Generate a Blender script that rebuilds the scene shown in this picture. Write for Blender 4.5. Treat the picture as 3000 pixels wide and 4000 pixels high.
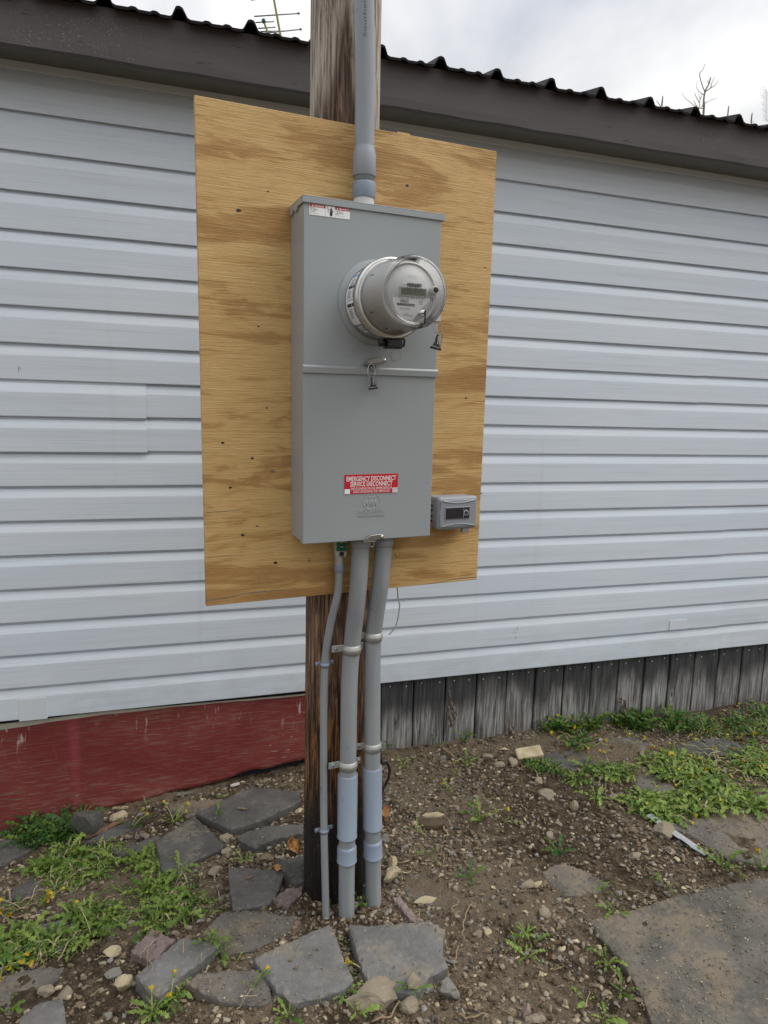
import bpy, bmesh, math, random
import numpy as np
from mathutils import Matrix, Vector

for o in list(bpy.data.objects):
    bpy.data.objects.remove(o)
random.seed(7)
rng = np.random.default_rng(11)
scene = bpy.context.scene
COL = scene.collection

# ------------------------------------------------------------------ camera
CAMH = 1.52                     # eye height above the soil at the pole
F_PX = 2660.0                   # focal length of the 3000x4000 photograph
YAW, PITCH, ROLL = -0.3102, -0.1501, -0.0267
def _rot(yaw, pitch, roll):
    cy, sy = math.cos(yaw), math.sin(yaw); cp, sp = math.cos(pitch), math.sin(pitch)
    cr, sr = math.cos(roll), math.sin(roll)
    Rz = np.array([[cy, -sy, 0], [sy, cy, 0], [0, 0, 1]])
    Rx = np.array([[1, 0, 0], [0, cp, -sp], [0, sp, cp]])
    Ry = np.array([[cr, 0, sr], [0, 1, 0], [-sr, 0, cr]])
    return Rz @ Rx @ Ry
R = _rot(YAW, PITCH, ROLL)
CAM = np.array([0, 0, CAMH])
cd = bpy.data.cameras.new('camera'); cam = bpy.data.objects.new('camera', cd); COL.objects.link(cam)
cd.sensor_fit = 'VERTICAL'; cd.sensor_height = 36; cd.sensor_width = 27
cd.lens = F_PX / 4000 * 36; cd.clip_start = 0.05; cd.clip_end = 2000
M = Matrix.Identity(4)
for i in range(3):
    M[i][0] = R[i, 0]; M[i][1] = R[i, 2]; M[i][2] = -R[i, 1]; M[i][3] = CAM[i]
cam.matrix_world = M
scene.camera = cam
def ray(x, y):
    return R @ np.array([(x - 1500) / F_PX, 1.0, -(y - 2000) / F_PX])
def on_y(x, y, Y):
    d = ray(x, y); return CAM + d * Y / d[1]

# ------------------------------------------------------------------ light
SUN_EL, SUN_AZ = math.radians(54), math.radians(108)     # high, from the right, veiled by cloud
world = bpy.data.worlds.new('World'); scene.world = world; world.use_nodes = True
wn = world.node_tree; wn.nodes.clear()
def wnode(t, **kw):
    n = wn.nodes.new(t)
    for k, v in kw.items(): setattr(n, k, v)
    return n
sky = wnode('ShaderNodeTexSky', sky_type='NISHITA', sun_disc=False)
sky.sun_elevation = SUN_EL; sky.sun_rotation = SUN_AZ; sky.dust_density = 3; sky.air_density = 1.2
tc = wnode('ShaderNodeTexCoord')
sep = wnode('ShaderNodeSeparateXYZ'); wn.links.new(tc.outputs['Generated'], sep.inputs[0])
ab = wnode('ShaderNodeMath', operation='ABSOLUTE'); wn.links.new(sep.outputs[2], ab.inputs[0])
ad = wnode('ShaderNodeMath', operation='ADD'); wn.links.new(ab.outputs[0], ad.inputs[0]); ad.inputs[1].default_value = 0.22
dx = wnode('ShaderNodeMath', operation='DIVIDE'); wn.links.new(sep.outputs[0], dx.inputs[0]); wn.links.new(ad.outputs[0], dx.inputs[1])
dy = wnode('ShaderNodeMath', operation='DIVIDE'); wn.links.new(sep.outputs[1], dy.inputs[0]); wn.links.new(ad.outputs[0], dy.inputs[1])
cb = wnode('ShaderNodeCombineXYZ'); wn.links.new(dx.outputs[0], cb.inputs[0]); wn.links.new(dy.outputs[0], cb.inputs[1])
mp = wnode('ShaderNodeMapping'); mp.inputs['Scale'].default_value = (1.5, 0.75, 1); mp.inputs['Rotation'].default_value = (0, 0, 0.6)
mp.inputs['Location'].default_value = (0.35, 0.2, 0)
wn.links.new(cb.outputs[0], mp.inputs[0])
nz = wnode('ShaderNodeTexNoise'); nz.inputs['Scale'].default_value = 1.25; nz.inputs['Detail'].default_value = 6; nz.inputs['Roughness'].default_value = 0.5; nz.inputs['Distortion'].default_value = 0.35
wn.links.new(mp.outputs[0], nz.inputs['Vector'])
cr = wnode('ShaderNodeValToRGB'); e = cr.color_ramp.elements
e[0].position = 0.33; e[0].color = (0.46, 0.485, 0.545, 1)
e[1].position = 0.60; e[1].color = (0.97, 0.96, 0.935, 1)
e2 = cr.color_ramp.elements.new(0.47); e2.color = (0.70, 0.705, 0.725, 1)
wn.links.new(nz.outputs[0], cr.inputs[0])
sc10 = wnode('ShaderNodeVectorMath', operation='SCALE'); sc10.inputs['Scale'].default_value = 8.4
# an overcast vault is about three times as bright overhead as at the horizon
vz = wnode('ShaderNodeMath', operation='MULTIPLY_ADD'); wn.links.new(ab.outputs[0], vz.inputs[0]); vz.inputs[1].default_value = 1.30; vz.inputs[2].default_value = 0.46
vm = wnode('ShaderNodeVectorMath', operation='SCALE'); wn.links.new(cr.outputs[0], vm.inputs[0]); wn.links.new(vz.outputs[0], vm.inputs['Scale'])
wn.links.new(vm.outputs[0], sc10.inputs[0])
mx = wnode('ShaderNodeMix', data_type='RGBA'); mx.inputs['Factor'].default_value = 0.9
wn.links.new(sky.outputs[0], mx.inputs['A']); wn.links.new(sc10.outputs[0], mx.inputs['B'])
bg = wnode('ShaderNodeBackground'); bg.inputs['Strength'].default_value = 0.1
wn.links.new(mx.outputs['Result'], bg.inputs[0])
wo = wnode('ShaderNodeOutputWorld'); wn.links.new(bg.outputs[0], wo.inputs[0])
sl = bpy.data.lights.new('sun', 'SUN'); sl.energy = 1.1; sl.angle = math.radians(40); sl.color = (1, 0.96, 0.9)
sun = bpy.data.objects.new('sun', sl); COL.objects.link(sun)
sun_dir = Vector((math.sin(SUN_AZ) * math.cos(SUN_EL), math.cos(SUN_AZ) * math.cos(SUN_EL), math.sin(SUN_EL)))
sun.rotation_euler = sun_dir.to_track_quat('Z', 'Y').to_euler(); sun.location = (3, 6, 8)
vs = scene.view_settings; vs.view_transform = 'Standard'; vs.look = 'None'; vs.exposure = 0.52; vs.gamma = 1; vs.use_curve_mapping = False
scene.cycles.max_bounces = 6; scene.cycles.transparent_max_bounces = 12

# ------------------------------------------------------------------ material helpers
class Mat:
    def __init__(s, name, rough=0.6, metal=0.0, spec=0.5):
        s.m = bpy.data.materials.new(name); s.m.use_nodes = True; s.t = s.m.node_tree
        s.b = s.t.nodes['Principled BSDF']; s.b.inputs['Roughness'].default_value = rough
        s.b.inputs['Metallic'].default_value = metal; s.b.inputs['Specular IOR Level'].default_value = spec
        s.tc = s.t.nodes.new('ShaderNodeTexCoord'); s.oi = s.t.nodes.new('ShaderNodeObjectInfo')
    def n(s, t, **kw):
        x = s.t.nodes.new(t)
        for k, v in kw.items(): setattr(x, k, v)
        return x
    def put(s, sock, v):
        if hasattr(v, 'is_output'): s.t.links.new(v, sock)
        elif isinstance(v, (tuple, list)) and len(v) == 3 and sock.type == 'RGBA': sock.default_value = (*v, 1)
        else: sock.default_value = v
    def co(s, scale=(1, 1, 1), loc=(0, 0, 0), rnd=0.0, rot=(0, 0, 0)):
        m = s.n('ShaderNodeMapping'); s.put(m.inputs['Scale'], scale); s.put(m.inputs['Location'], loc); s.put(m.inputs['Rotation'], rot)
        v = s.tc.outputs['Object']
        if rnd:
            a = s.n('ShaderNodeVectorMath', operation='SCALE'); a.inputs[0].default_value = (rnd, rnd * 1.7, rnd * 0.6); s.put(a.inputs['Scale'], s.oi.outputs['Random'])
            b = s.n('ShaderNodeVectorMath', operation='ADD'); s.put(b.inputs[0], v); s.put(b.inputs[1], a.outputs[0]); v = b.outputs[0]
        s.put(m.inputs[0], v); return m.outputs[0]
    def noise(s, vec, scale=1.0, detail=4, rough=0.55, dist=0.0):
        x = s.n('ShaderNodeTexNoise'); s.put(x.inputs['Vector'], vec); x.inputs['Scale'].default_value = scale
        x.inputs['Detail'].default_value = detail; x.inputs['Roughness'].default_value = rough; x.inputs['Distortion'].default_value = dist
        return x.outputs[0]
    def vor(s, vec, scale=1.0, feature='F1', out='Distance', rand=1.0):
        x = s.n('ShaderNodeTexVoronoi', feature=feature); s.put(x.inputs['Vector'], vec); x.inputs['Scale'].default_value = scale; x.inputs['Randomness'].default_value = rand
        return x.outputs[out]
    def math(s, op, a, b=0.0, c=None, clamp=False):
        x = s.n('ShaderNodeMath', operation=op, use_clamp=clamp); s.put(x.inputs[0], a); s.put(x.inputs[1], b)
        if c is not None: s.put(x.inputs[2], c)
        return x.outputs[0]
    def rng(s, v, a, b, c=0.0, d=1.0, smooth=True):
        x = s.n('ShaderNodeMapRange', interpolation_type='SMOOTHSTEP' if smooth else 'LINEAR'); s.put(x.inputs[0], v)
        for i, k in enumerate((a, b, c, d)): s.put(x.inputs[i + 1], k)
        return x.outputs[0]
    def mix(s, f, a, b, blend='MIX'):
        x = s.n('ShaderNodeMix', data_type='RGBA', blend_type=blend); s.put(x.inputs['Factor'], f); s.put(x.inputs['A'], a); s.put(x.inputs['B'], b)
        return x.outputs['Result']
    def ramp(s, f, pts):
        x = s.n('ShaderNodeValToRGB'); s.put(x.inputs[0], f); el = x.color_ramp.elements
        while len(el) < len(pts): el.new(0.5)
        for q, (p, c) in zip(el, pts): q.position = p; q.color = (*c, 1)
        return x.outputs[0]
    def xyz(s, i, obj=True):
        x = s.n('ShaderNodeSeparateXYZ'); s.put(x.inputs[0], s.tc.outputs['Object']); return x.outputs[i]
    def col(s, v): s.put(s.b.inputs['Base Color'], v)
    def bump(s, h, strength=0.4, dist=0.002):
        x = s.n('ShaderNodeBump'); s.put(x.inputs['Height'], h); x.inputs['Strength'].default_value = strength; x.inputs['Distance'].default_value = dist
        s.put(s.b.inputs['Normal'], x.outputs[0])
    def rough(s, v): s.put(s.b.inputs['Roughness'], v)

MAT = {}
def plain(name, c, rough=0.5, metal=0.0, var=0.08, scale=30, spec=0.5, bump=0.0):
    k = Mat(name, rough, metal, spec)
    f = k.noise(k.co(rnd=3), scale, 3)
    k.col(k.mix(f, tuple(x * (1 - var) for x in c), tuple(min(1, x * (1 + var)) for x in c)))
    if bump: k.bump(k.noise(k.co(), scale * 8, 3), bump, 0.001)
    MAT[name] = k.m; return k.m

def build_materials():
    # vinyl siding
    k = Mat('vinyl_siding', 0.42)
    g = k.noise(k.co((2.2, 1, 190)), 1, 4, 0.6); big = k.noise(k.co((0.9, 1, 3.5)), 1.3, 3)
    streak = k.noise(k.co((0.55, 1, 26)), 1, 5, 0.65)
    c = k.mix(k.rng(big, .3, .7), (0.660, 0.745, 0.835), (0.710, 0.775, 0.845))
    c = k.mix(k.math('MULTIPLY', k.rng(streak, .48, .72), 0.40), c, (0.56, 0.615, 0.675))
    c = k.mix(k.math('MULTIPLY', k.rng(g, .5, .72), 0.50), c, (0.50, 0.545, 0.595))
    dirtz = k.noise(k.co((5, 1, 9)), 1, 5, .65); c = k.mix(k.math('MULTIPLY', k.rng(k.math('ADD', k.xyz(2), k.math('MULTIPLY', dirtz, .5)), .50, .95, .30, 0), k.rng(dirtz, .40, .62)), c, (0.44, 0.43, 0.40))
    run = k.noise(k.co((14, 1, 0.35)), 1, 3)
    c = k.mix(k.math('MULTIPLY', k.rng(run, .62, .8), 0.12), c, (0.42, 0.42, 0.38))
    k.col(c); k.bump(g, 0.35, 0.0012); MAT['siding'] = k.m
    # fascia
    k = Mat('brown_fascia_paint', 0.62)
    n1 = k.noise(k.co((2, 2, 9)), 2, 5); fl = k.noise(k.co((1, 1, 1.6)), 170, 2, .6); patch = k.noise(k.co((.8, 1, 2)), 1.5, 3)
    c = k.mix(n1, (0.072, 0.060, 0.064), (0.112, 0.095, 0.100))
    c = k.mix(k.math('MULTIPLY', k.rng(patch, .5, .62), k.rng(fl, .64, .70)), c, (0.34, 0.26, 0.22))
    sc = k.noise(k.co((9, 1, 70)), 1, 4); c = k.mix(k.math('MULTIPLY', k.rng(sc, .66, .72), .8), c, (0.02, 0.018, 0.018))
    k.col(c); k.bump(k.noise(k.co((6, 1, 60)), 1, 5), 0.3, 0.002); MAT['fascia'] = k.m
    plain('soffit', (0.15, 0.145, 0.12), .6, 0, .1, 4)
    plain('roof_metal', (0.045, 0.041, 0.042), 0.75, 0.0, 0.2, 6, spec=.2)
    plain('roof_edge', (0.020, 0.018, 0.019), 0.9, 0, 0.3, 20, spec=.1)
    plain('dark_core', (0.018, 0.017, 0.016), 0.9)
    plain('cream_trim', (0.50, 0.47, 0.38), 0.75, 0, 0.25, 12)
    # red painted skirt
    k = Mat('red_worn_paint', 0.66)
    st = k.noise(k.co((9, 1, 150)), 1, 6, .72); big = k.noise(k.co((1.4, 1, 1.8)), 1.6, 4); vert = k.noise(k.co((5.0, 1, .25)), 1.3, 2)
    c = k.mix(k.rng(big, .35, .65), (0.178, 0.022, 0.022), (0.240, 0.044, 0.039))
    c = k.mix(k.math('MULTIPLY', k.rng(vert, .6, .72), .75), c, (0.31, 0.045, 0.062))
    c = k.mix(k.math('MULTIPLY', k.rng(st, .50, .60), k.rng(big, .34, .60, .25, .9)), c, (0.255, 0.135, 0.098))
    lowz = k.rng(k.math('ADD', k.xyz(2), k.math('MULTIPLY', big, .18)), -0.02, 0.10, 1, 0)
    pale = k.noise(k.co((7, 1, 22)), 1, 6, .7)
    c = k.mix(k.math('MULTIPLY', k.rng(pale, .50, .64), k.math('MULTIPLY', lowz, .7)), c, (0.44, 0.20, 0.17))
    ch = k.noise(k.co((14, 1, 70)), 1, 5, .7); blot = k.noise(k.co((3.2, 1, 3)), 1.0, 3)
    c = k.mix(k.math('MULTIPLY', k.rng(ch, .60, .66), k.rng(blot, .55, .64)), c, (0.58, 0.50, 0.45))
    drip = k.noise(k.co((26, 1, 5)), 1, 6, .75); topz = k.rng(k.xyz(2), .12, .26)
    c = k.mix(k.math('MULTIPLY', k.math('MULTIPLY', k.rng(drip, .56, .63), topz), k.rng(blot, .44, .54)), c, (0.60, 0.48, 0.45))
    k.col(c); k.bump(st, 0.6, 0.003); MAT['red'] = k.m
    # weathered planks: grey, with the dark mildew stain that hangs down from the siding
    k = Mat('weathered_plank', 0.85)
    a = k.noise(k.co((85, 85, 4.5), rnd=40), 1, 6, .68, 0.5); b = k.noise(k.co((9, 9, 2.5), rnd=40), 1, 4)
    kd = k.vor(k.co((7.5, 0, 3.2), rnd=40), 1.0); ring = k.math('SINE', k.math('MULTIPLY', kd, 55))
    c = k.ramp(a, [(.34, (0.035, 0.033, 0.033)), (.47, (0.16, 0.155, 0.15)), (.56, (0.31, 0.305, 0.295)), (.72, (0.48, 0.47, 0.46))])
    c = k.mix(k.math('MULTIPLY', k.rng(kd, .05, .22, .7, 0), k.rng(ring, -.3, .6)), c, (0.05, 0.047, 0.045))
    c = k.mix(k.rng(kd, .03, .055, .9, 0), c, (0.02, 0.018, 0.017))
    edge = k.math('ADD', k.xyz(2), k.math('MULTIPLY', k.math('SUBTRACT', b, .5), .42))
    edge = k.math('ADD', edge, k.math('MULTIPLY', k.math('SUBTRACT', a, .5), .16))
    c = k.mix(k.rng(edge, .10, .235, 0.0, 0.86), c, (0.022, 0.022, 0.025))
    c = k.mix(k.rng(edge, -.06, .06, 0.5, 0.0), c, (0.11, 0.09, 0.07))
    k.col(c); k.bump(a, 0.8, 0.004); MAT['plank'] = k.m
    # plywood face
    k = Mat('pine_plywood', 0.62)
    wv = k.noise(k.co((2.0, 1, 2.6)), 1.0, 3, .5)
    f1 = k.noise(k.co((1.7, 1, 7.6), loc=(3.1, 0, 1.7)), 1.1, 4, .55, 1.3)
    f2 = k.noise(k.co((4.0, 1, 30.0), loc=(1, 0, 5)), 1.0, 5, .62, 1.2)
    fine = k.noise(k.co((6, 1, 230)), 1, 5, .68); fine2 = k.noise(k.co((16, 1, 460)), 1, 3, .6)
    band = k.math('ADD', k.math('ADD', k.math('MULTIPLY', f1, .60), k.math('MULTIPLY', f2, .40)), k.math('MULTIPLY', k.math('SUBTRACT', fine, .5), .16))
    c = k.ramp(band, [(.32, (0.345, 0.175, 0.050)), (.41, (0.430, 0.235, 0.074)), (.455, (0.475, 0.275, 0.092)), (.482, (0.620, 0.395, 0.148)), (.57, (0.670, 0.445, 0.180)), (.68, (0.58, 0.350, 0.120))])
    iso = k.math('SINE', k.math('MULTIPLY', band, 120)); c = k.mix(k.math('MULTIPLY', k.rng(iso, .35, 1), .18), c, (0.40, 0.24, 0.090))
    c = k.mix(k.math('MULTIPLY', k.rng(fine, .52, .68), .50), c, (0.345, 0.190, 0.062))
    c = k.mix(k.math('MULTIPLY', k.rng(fine2, .56, .68), .38), c, (0.23, 0.13, 0.048))
    c = k.mix(k.math('MULTIPLY', k.rng(fine, .30, .42, 1, 0), .35), c, (0.68, 0.55, 0.31))
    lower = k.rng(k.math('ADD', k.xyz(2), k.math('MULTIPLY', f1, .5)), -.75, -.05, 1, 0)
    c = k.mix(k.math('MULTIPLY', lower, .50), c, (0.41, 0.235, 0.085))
    spd = k.vor(k.co((1, 0, 1.7)), 21, rand=1); spn = k.noise(k.co((1, 1, 1)), 4.2, 2)
    c = k.mix(k.math('MULTIPLY', k.rng(spd, .05, .09, 1, 0), k.rng(spn, .62, .68)), c, (0.045, 0.028, 0.016))
    sp2 = k.vor(k.co((1, 0, 2.6)), 75); c = k.mix(k.math('MULTIPLY', k.rng(sp2, .10, .18, .75, 0), k.rng(k.noise(k.co((1, 1, 1), loc=(4, 0, 2)), 6, 2), .56, .64)), c, (0.17, 0.085, 0.035))
    k.col(c); k.bump(k.math('ADD', fine, k.math('MULTIPLY', fine2, .6)), 0.8, 0.0025); MAT['ply'] = k.m
    k = Mat('plywood_edge', 0.75)
    ly = k.math('SINE', k.math('MULTIPLY', k.xyz(1), 1050)); k.col(k.mix(k.rng(ly, -.4, .4), (0.22, 0.13, 0.06), (0.50, 0.36, 0.18))); MAT['ply_edge'] = k.m
    # pole: silver-grey above, creosoted brown and black below
    k = Mat('pole_wood', 0.82)
    zc = k.xyz(2)
    v1 = k.noise(k.co((120, 120, 8.0)), 1, 6, .70, .5); v2 = k.noise(k.co((16, 16, 1.4)), 1, 4, .55, .4); v3 = k.noise(k.co((240, 240, 22)), 1, 3)
    top = k.ramp(v1, [(.32, (0.075, 0.055, 0.044)), (.41, (0.235, 0.185, 0.150)), (.50, (0.44, 0.375, 0.315)), (.70, (0.66, 0.60, 0.53))])
    topd = k.ramp(v1, [(.36, (0.022, 0.014, 0.011)), (.48, (0.080, 0.046, 0.032)), (.59, (0.19, 0.120, 0.088)), (.74, (0.36, 0.29, 0.24))])
    off = k.math('ABSOLUTE', k.math('ADD', k.xyz(0), .034))
    tarm = k.rng(k.math('ADD', k.math('ADD', k.math('MULTIPLY', v2, .8), .42), k.math('ADD', k.math('MULTIPLY', off, -9), k.math('MULTIPLY', k.math('SUBTRACT', zc, 2.30), -1.4))), .36, .58)
    top = k.mix(tarm, top, topd)
    mid = k.ramp(v1, [(.34, (0.020, 0.013, 0.009)), (.44, (0.085, 0.047, 0.028)), (.54, (0.215, 0.122, 0.068)), (.66, (0.40, 0.265, 0.165)), (.8, (0.48, 0.35, 0.235))])
    org = k.ramp(v1, [(.40, (0.008, 0.006, 0.005)), (.49, (0.045, 0.020, 0.010)), (.57, (0.230, 0.095, 0.025)), (.72, (0.42, 0.20, 0.065))])
    blk = k.ramp(v1, [(.45, (0.006, 0.005, 0.005)), (.62, (0.022, 0.015, 0.012)), (.80, (0.085, 0.035, 0.016))])
    zn = k.math('ADD', zc, k.math('MULTIPLY', k.math('SUBTRACT', v2, .5), .55))
    c = k.mix(k.rng(zn, 1.1, 1.75), mid, top)
    c = k.mix(k.rng(zn, .60, .80, 1, 0), c, org)
    c = k.mix(k.rng(zn, .24, .44, 1, 0), c, blk)
    tar = k.noise(k.co((1, 1, 1)), 150, 2); c = k.mix(k.math('MULTIPLY', k.rng(tar, .66, .72), k.rng(zn, .42, .56, 1, 0)), c, (0.16, 0.15, 0.145))
    k.col(c); k.bump(k.math('ADD', v1, k.math('MULTIPLY', v3, .35)), 0.9, 0.007)
    k.rough(k.rng(zn, .2, .6, .48, .85)); MAT['pole'] = k.m
    # grey enclosure enamel
    k = Mat('grey_enamel', 0.36)
    sm = k.noise(k.co(), 3.0, 3); c = k.mix(sm, (0.305, 0.336, 0.346), (0.345, 0.372, 0.380)); dr = k.noise(k.co((34, 34, 1.6)), 1, 5, .6); du = k.noise(k.co((5, 5, 3)), 1, 4, .6)
    c = k.mix(k.math('MULTIPLY', k.rng(dr, .56, .74), k.rng(du, .45, .65, 0, .28)), c, (0.40, 0.405, 0.385)); sp = k.noise(k.co(), 190, 2); c = k.mix(k.math('MULTIPLY', k.rng(sp, .70, .74), k.rng(du, .5, .6, 0, .6)), c, (0.20, 0.20, 0.19)); k.col(c)
    k.bump(k.noise(k.co(), 260, 2), 0.05, 0.0006); k.rough(k.rng(sm, .2, .8, .32, .44)); MAT['enamel'] = k.m
    # PVC
    def pvc(name, c1, c2, rough=.45, smudge=.35):
        k = Mat(name, rough); a = k.noise(k.co((22, 22, 3)), 1, 5, .6); b = k.noise(k.co((60, 60, 26)), 1, 4, .6); d = k.noise(k.co((3, 3, 5)), 1.6, 3)
        c = k.mix(k.rng(a, .3, .7), c1, c2)
        c = k.mix(k.math('MULTIPLY', k.math('MULTIPLY', k.rng(b, .60, .72), k.rng(d, .5, .62)), smudge), c, (0.13, 0.125, 0.115))
        c = k.mix(k.math('MULTIPLY', k.rng(a, .66, .74), smudge * .6), c, (0.48, 0.48, 0.47))
        k.col(c); k.rough(k.rng(a, .3, .7, rough - .08, rough + .1)); k.bump(b, .08, .0008); MAT[name] = k.m
    pvc('pvc_old', (0.250, 0.270, 0.285), (0.320, 0.336, 0.346), .48, .8)
    pvc('pvc_new', (0.215, 0.262, 0.330), (0.242, 0.286, 0.350), .42, .3)
    pvc('pvc_riser', (0.270, 0.305, 0.335), (0.310, 0.342, 0.368), .42, .35)
    plain('pvc_white', (0.60, 0.61, 0.60), .5, 0, .08, 20)
    plain('galvanised', (0.46, 0.465, 0.44), .5, .55, .25, 60)
    plain('screw_steel', (0.52, 0.56, 0.60), .28, .9, .15, 60)
    plain('stainless', (0.62, 0.60, 0.57), .24, .95, .1, 30)
    plain('dark_latch', (0.30, 0.285, 0.265), .38, .85, .25, 40)
    plain('brass_screw', (0.42, 0.33, 0.13), .4, .8, .2, 80)
    plain('black_plastic', (0.014, 0.014, 0.016), .32, 0, .15, 30)
    plain('black_rubber', (0.012, 0.012, 0.012), .55)
    plain('label_white', (0.90, 0.90, 0.90), .4, 0, .02)
    plain('label_red', (0.55, 0.012, 0.030), .4, 0, .04)
    plain('ink', (0.02, 0.02, 0.022), .5)
    plain('ink_grey', (0.11, 0.11, 0.12), .5)
    plain('label_blue', (0.25, 0.40, 0.62), .4)
    plain('lcd', (0.13, 0.150, 0.070), .25, 0, .03)
    plain('lcd_frame', (0.46, 0.47, 0.47), .4)
    plain('meter_grey', (0.78, 0.785, 0.77), .42, 0, .03)
    plain('meter_face', (0.60, 0.61, 0.605), .45, 0, .03)
    plain('green_screw', (0.012, 0.16, 0.075), .35, .3, .2, 80)
    plain('zinc_cast', (0.50, 0.50, 0.48), .45, .75, .25, 60, bump=.3)
    plain('outlet_grey', (0.285, 0.305, 0.335), .42, 0, .05, 12)
    plain('smoked', (0.030, 0.030, 0.032), .12, 0, .05)
    plain('wire_grey', (0.42, 0.43, 0.43), .5)
    plain('patch_white', (0.67, 0.72, 0.765), .45, 0, .05, 8)
    # thin clear polycarbonate
    m = bpy.data.materials.new('clear_polycarbonate'); m.use_nodes = True; t = m.node_tree; t.nodes.clear()
    tr = t.nodes.new('ShaderNodeBsdfTransparent'); tr.inputs[0].default_value = (.99, .99, .99, 1)
    gl = t.nodes.new('ShaderNodeBsdfGlossy'); gl.inputs['Roughness'].default_value = .03
    fr = t.nodes.new('ShaderNodeFresnel'); fr.inputs[0].default_value = 1.52
    mxs = t.nodes.new('ShaderNodeMixShader'); ou = t.nodes.new('ShaderNodeOutputMaterial')
    t.links.new(fr.outputs[0], mxs.inputs[0]); t.links.new(tr.outputs[0], mxs.inputs[1]); t.links.new(gl.outputs[0], mxs.inputs[2]); t.links.new(mxs.outputs[0], ou.inputs[0])
    MAT['clear'] = m
    # soil
    k = Mat('soil', 0.95, spec=.2)
    a = k.noise(k.co(), 1.7, 4, .6); b = k.noise(k.co(), 26, 6, .7); d = k.noise(k.co(), 140, 4, .7)
    c = k.ramp(b, [(.32, (0.034, 0.023, 0.015)), (.5, (0.092, 0.066, 0.043)), (.68, (0.190, 0.145, 0.096))])
    dry = k.rng(k.math('ADD', a, k.math('MULTIPLY', k.math('SUBTRACT', b, .5), .35)), .42, .58)
    c = k.mix(k.math('MULTIPLY', dry, .85), c, k.mix(d, (0.165, 0.128, 0.086), (0.31, 0.250, 0.172)))
    c = k.mix(k.rng(d, .62, .75, 0, .5), c, (0.29, 0.245, 0.18))
    k.col(c); k.bump(k.math('ADD', b, k.math('MULTIPLY', d, .8)), 1.0, 0.02); MAT['soil'] = k.m
    # flagstones
    def slate(name, c1, c2, dust, amount):
        k = Mat(name, .78, spec=.35)
        a = k.noise(k.co(rnd=9), 7, 5, .6); b = k.noise(k.co(rnd=9), 60, 5, .7); d = k.noise(k.co(rnd=9), 4.5, 5, .62)
        c = k.mix(k.rng(a, .3, .7), c1, c2); c = k.mix(k.rng(b, .55, .72, 0, .4), c, tuple(x * 1.8 for x in c2)); c = k.mix(k.rng(b, .28, .42, .5, 0), c, tuple(x * .45 for x in c1))
        fl = k.noise(k.co(rnd=9), 210, 2, .6)
        du = k.math('MULTIPLY', k.rng(k.math('ADD', d, k.math('MULTIPLY', k.math('SUBTRACT', b, .5), .4)), .62 - amount * .3, .72 - amount * .2), min(1, .45 + amount * .5))
        c = k.mix(du, c, k.mix(fl, tuple(x * .6 for x in dust), tuple(x * 1.25 for x in dust)))
        c = k.mix(k.math('MULTIPLY', k.rng(fl, .69, .74), .7), c, (0.42, 0.37, 0.28))
        k.col(c); k.bump(k.math('ADD', k.math('MULTIPLY', b, .7), k.math('ADD', a, k.math('MULTIPLY', fl, .3))), .7, .006); MAT[name] = k.m
    slate('slate_dark', (0.068, 0.066, 0.062), (0.120, 0.116, 0.108), (0.23, 0.20, 0.15), .28)
    slate('slate_grey', (0.118, 0.117, 0.114), (0.180, 0.177, 0.170), (0.27, 0.225, 0.16), .32)
    slate('slate_brown', (0.105, 0.094, 0.085), (0.160, 0.143, 0.125), (0.24, 0.195, 0.135), .55)
    slate('slate_pink', (0.165, 0.125, 0.115), (0.26, 0.205, 0.19), (0.30, 0.25, 0.19), .25)
    slate('slab_dusty', (0.084, 0.078, 0.069), (0.150, 0.136, 0.115), (0.225, 0.180, 0.124), .50)
    def rock(name, c1, c2):
        k = Mat(name, .85, spec=.3); a = k.noise(k.co(rnd=5), 28, 5, .65); b = k.noise(k.co(rnd=5), 150, 3, .6)
        c = k.mix(k.rng(a, .3, .7), c1, c2); c = k.mix(k.rng(b, .6, .75, 0, .5), c, tuple(x * .5 for x in c1)); k.col(c); k.bump(a, .5, .004); MAT[name] = k.m
    rock('rock_cream', (0.36, 0.295, 0.180), (0.56, 0.48, 0.32))
    rock('rock_tan', (0.215, 0.178, 0.125), (0.345, 0.295, 0.22))
    rock('rock_grey', (0.165, 0.155, 0.138), (0.275, 0.262, 0.235))
    rock('rock_dark', (0.07, 0.068, 0.062), (0.125, 0.122, 0.112))
    rock('clod', (0.066, 0.045, 0.028), (0.138, 0.100, 0.064))
    rock('clod_dry', (0.145, 0.108, 0.069), (0.235, 0.183, 0.122))
    rock('rock_pink', (0.27, 0.19, 0.165), (0.36, 0.27, 0.24))
    rock('chip_white', (0.58, 0.56, 0.50), (0.72, 0.70, 0.66))
    # leaves
    def leafm(name, c1, c2, trans=.35):
        k = Mat(name, .48, spec=.45); r = k.oi.outputs['Random']
        a = k.noise(k.co(rnd=6), 55, 3); c = k.mix(r, c1, c2); c = k.mix(k.rng(a, .35, .7, 0, .45), c, tuple(min(1, x * 1.55) for x in c2))
        k.col(c)
        tl = k.n('ShaderNodeBsdfTranslucent'); k.put(tl.inputs[0], c); ms = k.n('ShaderNodeMixShader'); ms.inputs[0].default_value = trans
        out = [x for x in k.t.nodes if x.type == 'OUTPUT_MATERIAL'][0]
        k.t.links.new(k.b.outputs[0], ms.inputs[1]); k.t.links.new(tl.outputs[0], ms.inputs[2]); k.t.links.new(ms.outputs[0], out.inputs[0]); MAT[name] = k.m
    leafm('leaf_light', (0.105, 0.190, 0.020), (0.255, 0.350, 0.075))
    leafm('leaf_mid', (0.050, 0.112, 0.015), (0.150, 0.245, 0.040))
    leafm('leaf_dark', (0.026, 0.080, 0.014), (0.055, 0.135, 0.026))
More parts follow.
